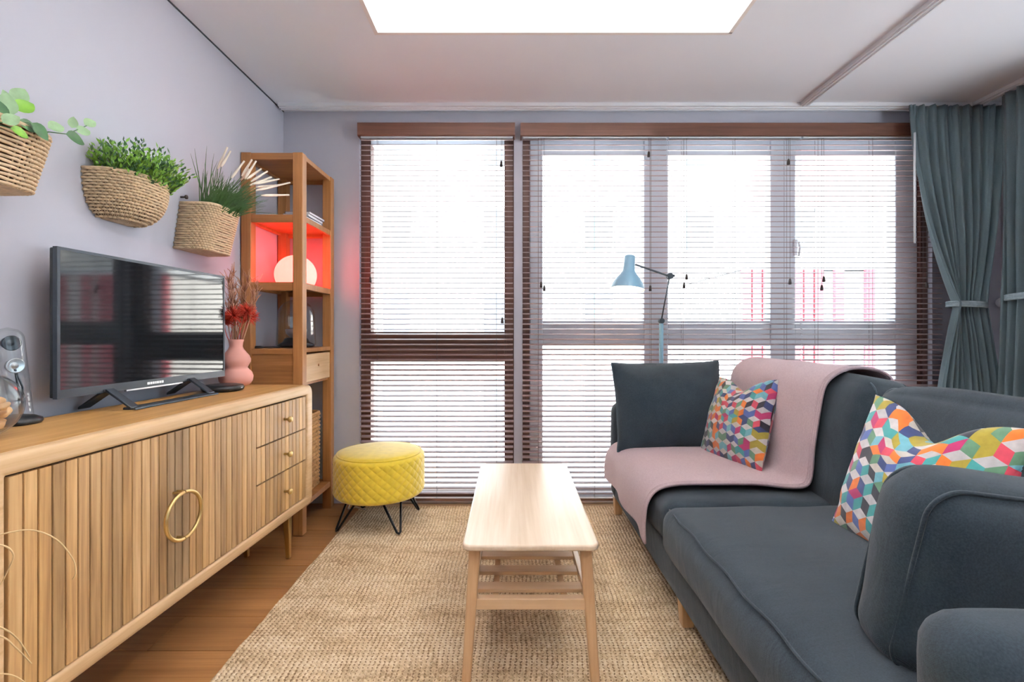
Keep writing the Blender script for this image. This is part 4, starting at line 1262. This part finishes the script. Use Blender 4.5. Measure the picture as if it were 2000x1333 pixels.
# ------------------------------------------------------------------ cushions
def pillow_shape(u, v, w, h, t, side, chop, seed, pinch=0.06):
    """u, v in -1..1; returns a point of one face, x across, z up, y thickness"""
    e = max(0.0, (1 - u * u)) ** 0.55 * max(0.0, (1 - v * v)) ** 0.55
    x = w / 2 * u * (1 - pinch * (1 - v * v))
    z = h / 2 * v * (1 - pinch * (1 - u * u))
    th = t / 2 * e
    if chop:
        k = exp(-(u / 0.38) ** 2) * max(0.0, (v + 0.15) / 1.15) ** 1.3
        z -= chop * k
        th *= 1 + 0.25 * k
        x *= 1 - 0.05 * max(0, v)
    s = Vector((u * 2.2 + seed, v * 2.2, side * 2.0))
    th += 0.006 * noise.noise(s * 1.5) * (1 if e > 0.05 else 0)
    z += 0.006 * noise.noise(s + Vector((4, 4, 4))); x += 0.006 * noise.noise(s + Vector((8, 1, 2)))
    return (x, side * th, z)
def place(o, bottom, top, across):
    """bottom/top: middle of the lower and upper rim; across: direction of the x axis"""
    b, t_ = Vector(bottom), Vector(top)
    zv = (t_ - b).normalized(); xv = Vector(across); xv = (xv - zv * xv.dot(zv)).normalized(); yv = zv.cross(xv)
    m = Matrix((xv, yv, zv)).transposed().to_4x4()
    m.translation = (b + t_) / 2
    o.matrix_world = m
def plain_pillow(w, h, t, label, seed, chop=0.0, pinch=0.05):
    root = empty('cushion', label=label, cat='cushion')
    m = MB()
    for side in (-1, 1):
        m.grid(lambda a, b: pillow_shape(sin((a - .5) * pi), sin((b - .5) * pi), w, h, t, side, chop, seed if side < 0 else seed, pinch), 40, 40)
    me = m.mesh('cover', M['sofa'], True)
    bm = bmesh.new(); bm.from_mesh(me); bmesh.ops.remove_doubles(bm, verts=bm.verts, dist=0.0004)
    bmesh.ops.recalc_face_normals(bm, faces=bm.faces); bm.to_mesh(me); bm.free()
    link('cover', me, root)
    rim = []
    for k in range(160):
        s = k / 40; i = int(s); f = (s - i) * 2 - 1
        u, v = ((f, -1), (1, f), (-f, 1), (-1, -f))[i]
        p = pillow_shape(u, v, w, h, t, -1, chop, seed, pinch); q = pillow_shape(u, v, w, h, t, 1, chop, seed, pinch)
        rim.append(((p[0] + q[0]) / 2, 0, (p[2] + q[2]) / 2))
    MB().tube(rim, 0.0045, 6, closed=True).build('piping', M['piping'], root, smooth=True)
    return root
far_c = plain_pillow(0.585, 0.47, 0.20, 'dark slate cushion leaning on the far sofa arm, below the blue lamp', 3.0)
place(far_c, (0.845, 2.50, 0.455), (0.835, 2.60, 0.905), (1, 0, 0))
near_c = empty('cushion', label='large dark slate cushion leaning on the near sofa arm, nearest the viewer', cat='cushion')
nc = soft_box(0.66, 0.17, 0.385, 0.07, (34, 14, 26), (0.010, 0.03, 0.010), 0.006, 9, 7).build('cover', M['sofa'], near_c, smooth=True)
for yy in (-0.055, 0.055):
    MB().tube([(p, yy + 0.004 * sin(9 * p + 7 * q), q) for p, q in round_rect(-0.321, 0.321, -0.184, 0.184, 0.058, 10)], 0.0042, 6, closed=True).build('piping', M['sofa'], near_c, smooth=True)
place(near_c, (1.025, 0.915, 0.41), (1.06, 0.865, 0.765), (1, -0.10, -0.05))

PAL = [srgb(232, 122, 44), srgb(70, 160, 160), srgb(176, 40, 100), srgb(44, 58, 108), srgb(170, 152, 52), srgb(120, 186, 200), srgb(84, 104, 168), srgb(206, 70, 90), srgb(96, 140, 110), srgb(40, 40, 52)]
PALE = [srgb(226, 220, 220), srgb(206, 204, 206), srgb(214, 206, 196)]
def block_pillow(w, h, t, label, seed, chop, cell, dark=1.0):  # dark below one paints shade into the print colours
    """tumbling-block print: the cover is cut into its rhombi, each one printed in its own colour"""
    root = empty('cushion', label=label, cat='cushion')
    rr_ = random.Random(int(seed * 10))
    bm = bmesh.new()
    lay = bm.faces.layers.int.new('c')
    a = cell; hh = a * sqrt(3) / 2
    cols = []
    ny = int(h / (1.5 * a)) + 3; nx = int(w / (2 * hh)) + 3
    for j in range(-ny, ny + 1):
        for i in range(-nx, nx + 1):
            cx = i * 2 * hh + (hh if j % 2 else 0); cy = j * 1.5 * a
            if abs(cx) > w / 2 + a or abs(cy) > h / 2 + a: continue
            hx_ = [(cx + a * cos(pi / 2 + k * pi / 3), cy + a * sin(pi / 2 + k * pi / 3)) for k in range(6)]
            for q, (k0, pal) in enumerate(((0, PALE), (2, PAL), (4, PAL))):
                A, B, C, D = (cx, cy), hx_[(k0 + 5) % 6], hx_[k0], hx_[(k0 + 1) % 6]
                cols.append(rr_.choice(pal) if pal is PAL or rr_.random() < 0.8 else rr_.choice(PAL))
                N = 4
                vv = [[None] * (N + 1) for _ in range(N + 1)]
                for m_ in range(N + 1):
                    for n_ in range(N + 1):
                        s, u_ = m_ / N, n_ / N
                        x = A[0] * (1 - s) * (1 - u_) + B[0] * s * (1 - u_) + C[0] * s * u_ + D[0] * (1 - s) * u_
                        y = A[1] * (1 - s) * (1 - u_) + B[1] * s * (1 - u_) + C[1] * s * u_ + D[1] * (1 - s) * u_
                        vv[m_][n_] = bm.verts.new((x, y, 0))
                for m_ in range(N):
                    for n_ in range(N):
                        f = bm.faces.new((vv[m_][n_], vv[m_ + 1][n_], vv[m_ + 1][n_ + 1], vv[m_][n_ + 1]))
                        f[lay] = len(cols) - 1
    for co, no in (((w / 2, 0, 0), (1, 0, 0)), ((-w / 2, 0, 0), (-1, 0, 0)), ((0, h / 2, 0), (0, 1, 0)), ((0, -h / 2, 0), (0, -1, 0))):
        bmesh.ops.bisect_plane(bm, geom=bm.verts[:] + bm.edges[:] + bm.faces[:], plane_co=co, plane_no=no, clear_outer=True)
    bmesh.ops.remove_doubles(bm, verts=bm.verts, dist=0.0003)
    flat = [v.co.copy() for v in bm.verts]
    bm.verts.index_update()
    faces = [([v.index for v in f.verts], f[lay]) for f in bm.faces]
    bm.free()
    V, Fc, C = [], [], []
    for side in (-1, 1):
        b0 = len(V)
        for p in flat:
            V.append(pillow_shape(max(-1, min(1, p.x / (w / 2))), max(-1, min(1, p.y / (h / 2))), w, h, t, side, chop, seed))
        for ix, c in faces:
            Fc.append([b0 + k for k in ix]); C.append(cols[c] if side < 0 else cols[-1 - c])
    me = bpy.data.meshes.new('cover'); me.from_pydata(V, [], Fc)
    at = me.attributes.new('print', 'FLOAT_COLOR', 'FACE')
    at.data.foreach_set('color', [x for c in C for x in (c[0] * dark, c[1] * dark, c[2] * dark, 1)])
    bm = bmesh.new(); bm.from_mesh(me); bmesh.ops.remove_doubles(bm, verts=bm.verts, dist=0.0005)
    bmesh.ops.recalc_face_normals(bm, faces=bm.faces); bm.to_mesh(me); bm.free()
    me.materials.append(M['print'])
    me.polygons.foreach_set('use_smooth', [True] * len(me.polygons))
    link('cover', me, root)
    return root
bp1 = block_pillow(0.43, 0.43, 0.15, 'multicoloured block-print cushion standing on the pink throw', 1.3, 0.055, 0.031, 0.66)  # print darkened so its colour carries the backlit shade
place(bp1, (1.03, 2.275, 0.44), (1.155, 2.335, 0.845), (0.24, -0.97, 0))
bp2 = block_pillow(0.47, 0.45, 0.17, 'multicoloured block-print cushion behind the near dark cushion', 4.1, 0.085, 0.036, 1.0)
place(bp2, (1.075, 1.335, 0.435), (1.20, 1.325, 0.845), (0.10, -0.99, -0.04))

# ------------------------------------------------------------------ pink throw over the far seat
th = empty('throw_blanket', (0, 0, 0), label='pale pink knitted throw spread over the far sofa seat and backrest', cat='blanket')
path2 = [Vector((0.535, 0, 0.255)), Vector((0.532, 0, 0.33)), Vector((0.545, 0, 0.405)), Vector((0.60, 0, 0.452)), Vector((0.75, 0, 0.464)), Vector((0.95, 0, 0.468)), Vector((1.10, 0, 0.462)),
         Vector((1.158, 0, 0.478)), Vector((1.172, 0, 0.54)), Vector((1.176, 0, 0.64)), Vector((1.19, 0, 0.76)), Vector((1.214, 0, 0.866)), Vector((1.280, 0, 0.920)), Vector((1.36, 0, 0.930)),
         Vector((1.448, 0, 0.904)), Vector((1.492, 0, 0.84)), Vector((1.572, 0, 0.74)), Vector((1.572, 0, 0.60))]
pth = [Vector(p) for p in smooth_path(path2, 8)]
LN = [0.0]
for a, b in zip(pth, pth[1:]): LN.append(LN[-1] + (b - a).length)
def along(s):
    s *= LN[-1]
    for i in range(len(LN) - 1):
        if s <= LN[i + 1]:
            return pth[i].lerp(pth[i + 1], (s - LN[i]) / max(1e-6, LN[i + 1] - LN[i]))
    return pth[-1]
def throw_pt(u, v):
    p = along(v)
    yn = 1.865 + 0.02 * sin(v * 9) - (0.17 * max(0, (v - 0.50)) if v > 0.5 else 0) 
    yf = 2.672 - (0.075 * min(1, max(0, (v - 0.42) / 0.12)))
    y = yn + (yf - yn) * u
    q = Vector((p.x, y, p.z))
    n1 = noise.noise(Vector((y * 5, v * 9, 2))) * 0.006
    q.z += n1 + 0.002
    if v < 0.10: q.x += 0.010 * sin(y * 16) * (1 - v / 0.10) - 0.004; q.z += 0.020 * (0.5 - u) * -1 * (1 - v / 0.1)
    else: q.x -= 0.004
    return q
MB().grid(throw_pt, 70, 150).build('knit_cloth', M['throw'], th, smooth=True, solid=0.007)
edge = [tuple(throw_pt(0, k / 200)) for k in range(201)]
hem = MB()
for dy in (0.0, 0.012, 0.024):
    hem.tube([(p[0] - (0.003 if p[2] > 0.48 else 0), p[1] + dy, p[2] + 0.004) for p in edge], 0.0052, 6)
hem.tube([tuple(throw_pt(k / 60, 0)) for k in range(61)], 0.0055, 6)
hem.build('ribbed_hem', M['throw'], th, smooth=True)

# ------------------------------------------------------------------ floor lamp behind the sofa
fl = empty('floor_lamp', (0.896, 2.858, 0), label='powder blue jointed floor lamp behind the far sofa arm', cat='lamp')
OL = Vector((0.896, 2.858, 0))
MB().lathe([(0.05, 0), (0.05, 0.012), (0.04, 0.02), (0.013, 0.024)], 32).build('base', M['lamp_metal'], fl, smooth=True)
MB().tube([(0, 0, 0.02), (0, 0, 1.125)], 0.0125, 16).build('pole', M['lamp_blue'], fl, smooth=True, angle=50)
e0 = Vector((0, 0, 1.14)); e1 = Vector((308 * 2.80 / F, 2.80, CH + 110 * 2.80 / F)) - OL; e2 = Vector((241 * 2.74 / F, 2.74, CH + 133 * 2.74 / F)) - OL
MB().tube([(0, 0.014, 1.14), (0, -0.016, 1.14)], 0.016, 16).build('joint', M['lamp_metal'], fl, smooth=True, angle=40)
for nm, a, b in (('lower_arm', e0, e1), ('upper_arm', e1, e2)):
    m = MB()
    for s in (-0.007, 0.007):
        off = Vector((s * 0.4, s, s * 0.3))
        m.tube([tuple(a + off), tuple(b + off)], 0.0042, 8)
    m.build(nm, M['lamp_metal'], fl, smooth=True)
jm = MB().tube([tuple(e1 + Vector((0, 0.016, 0))), tuple(e1 + Vector((0, -0.016, 0)))], 0.018, 16)
jm.tube([tuple(e1), tuple(e1 + Vector((0.028, 0, 0.004)))], 0.008, 10)
jm.build('joint', M['lamp_metal'], fl, smooth=True, angle=40)
sh_top = Vector((230 * 2.74 / F, 2.735, CH + 150 * 2.735 / F)) - OL
ax = Vector((-0.10, -0.10, -1)).normalized()
shade = [(0.0005, 0.0), (0.026, 0.0), (0.030, 0.004), (0.0315, 0.06), (0.034, 0.088), (0.046, 0.108), (0.066, 0.132), (0.083, 0.158), (0.094, 0.19), (0.0965, 0.196)]
sm_ = MB().lathe([(r, -z) for r, z in shade], 40, cap=False)
so = sm_.build('shade', M['lamp_blue'], fl, smooth=True)
so.location = sh_top
so.rotation_mode = 'QUATERNION'; so.rotation_quaternion = Vector((0, 0, -1)).rotation_difference(ax)
inn = MB().lathe([(r - 0.0025, -z - 0.0005) for r, z in shade[2:]] + [(shade[-1][0], -shade[-1][1])], 40, cap=False)
inn.build('shade_lining', M['lamp_in'], so, smooth=True)
bl = MB().lathe([(0.012, -0.085), (0.014, -0.10), (0.027, -0.125), (0.03, -0.14), (0.027, -0.155), (0.014, -0.166), (0.001, -0.17)], 20, cap=False)
bl.build('bulb', M['bulb'], so, smooth=True)
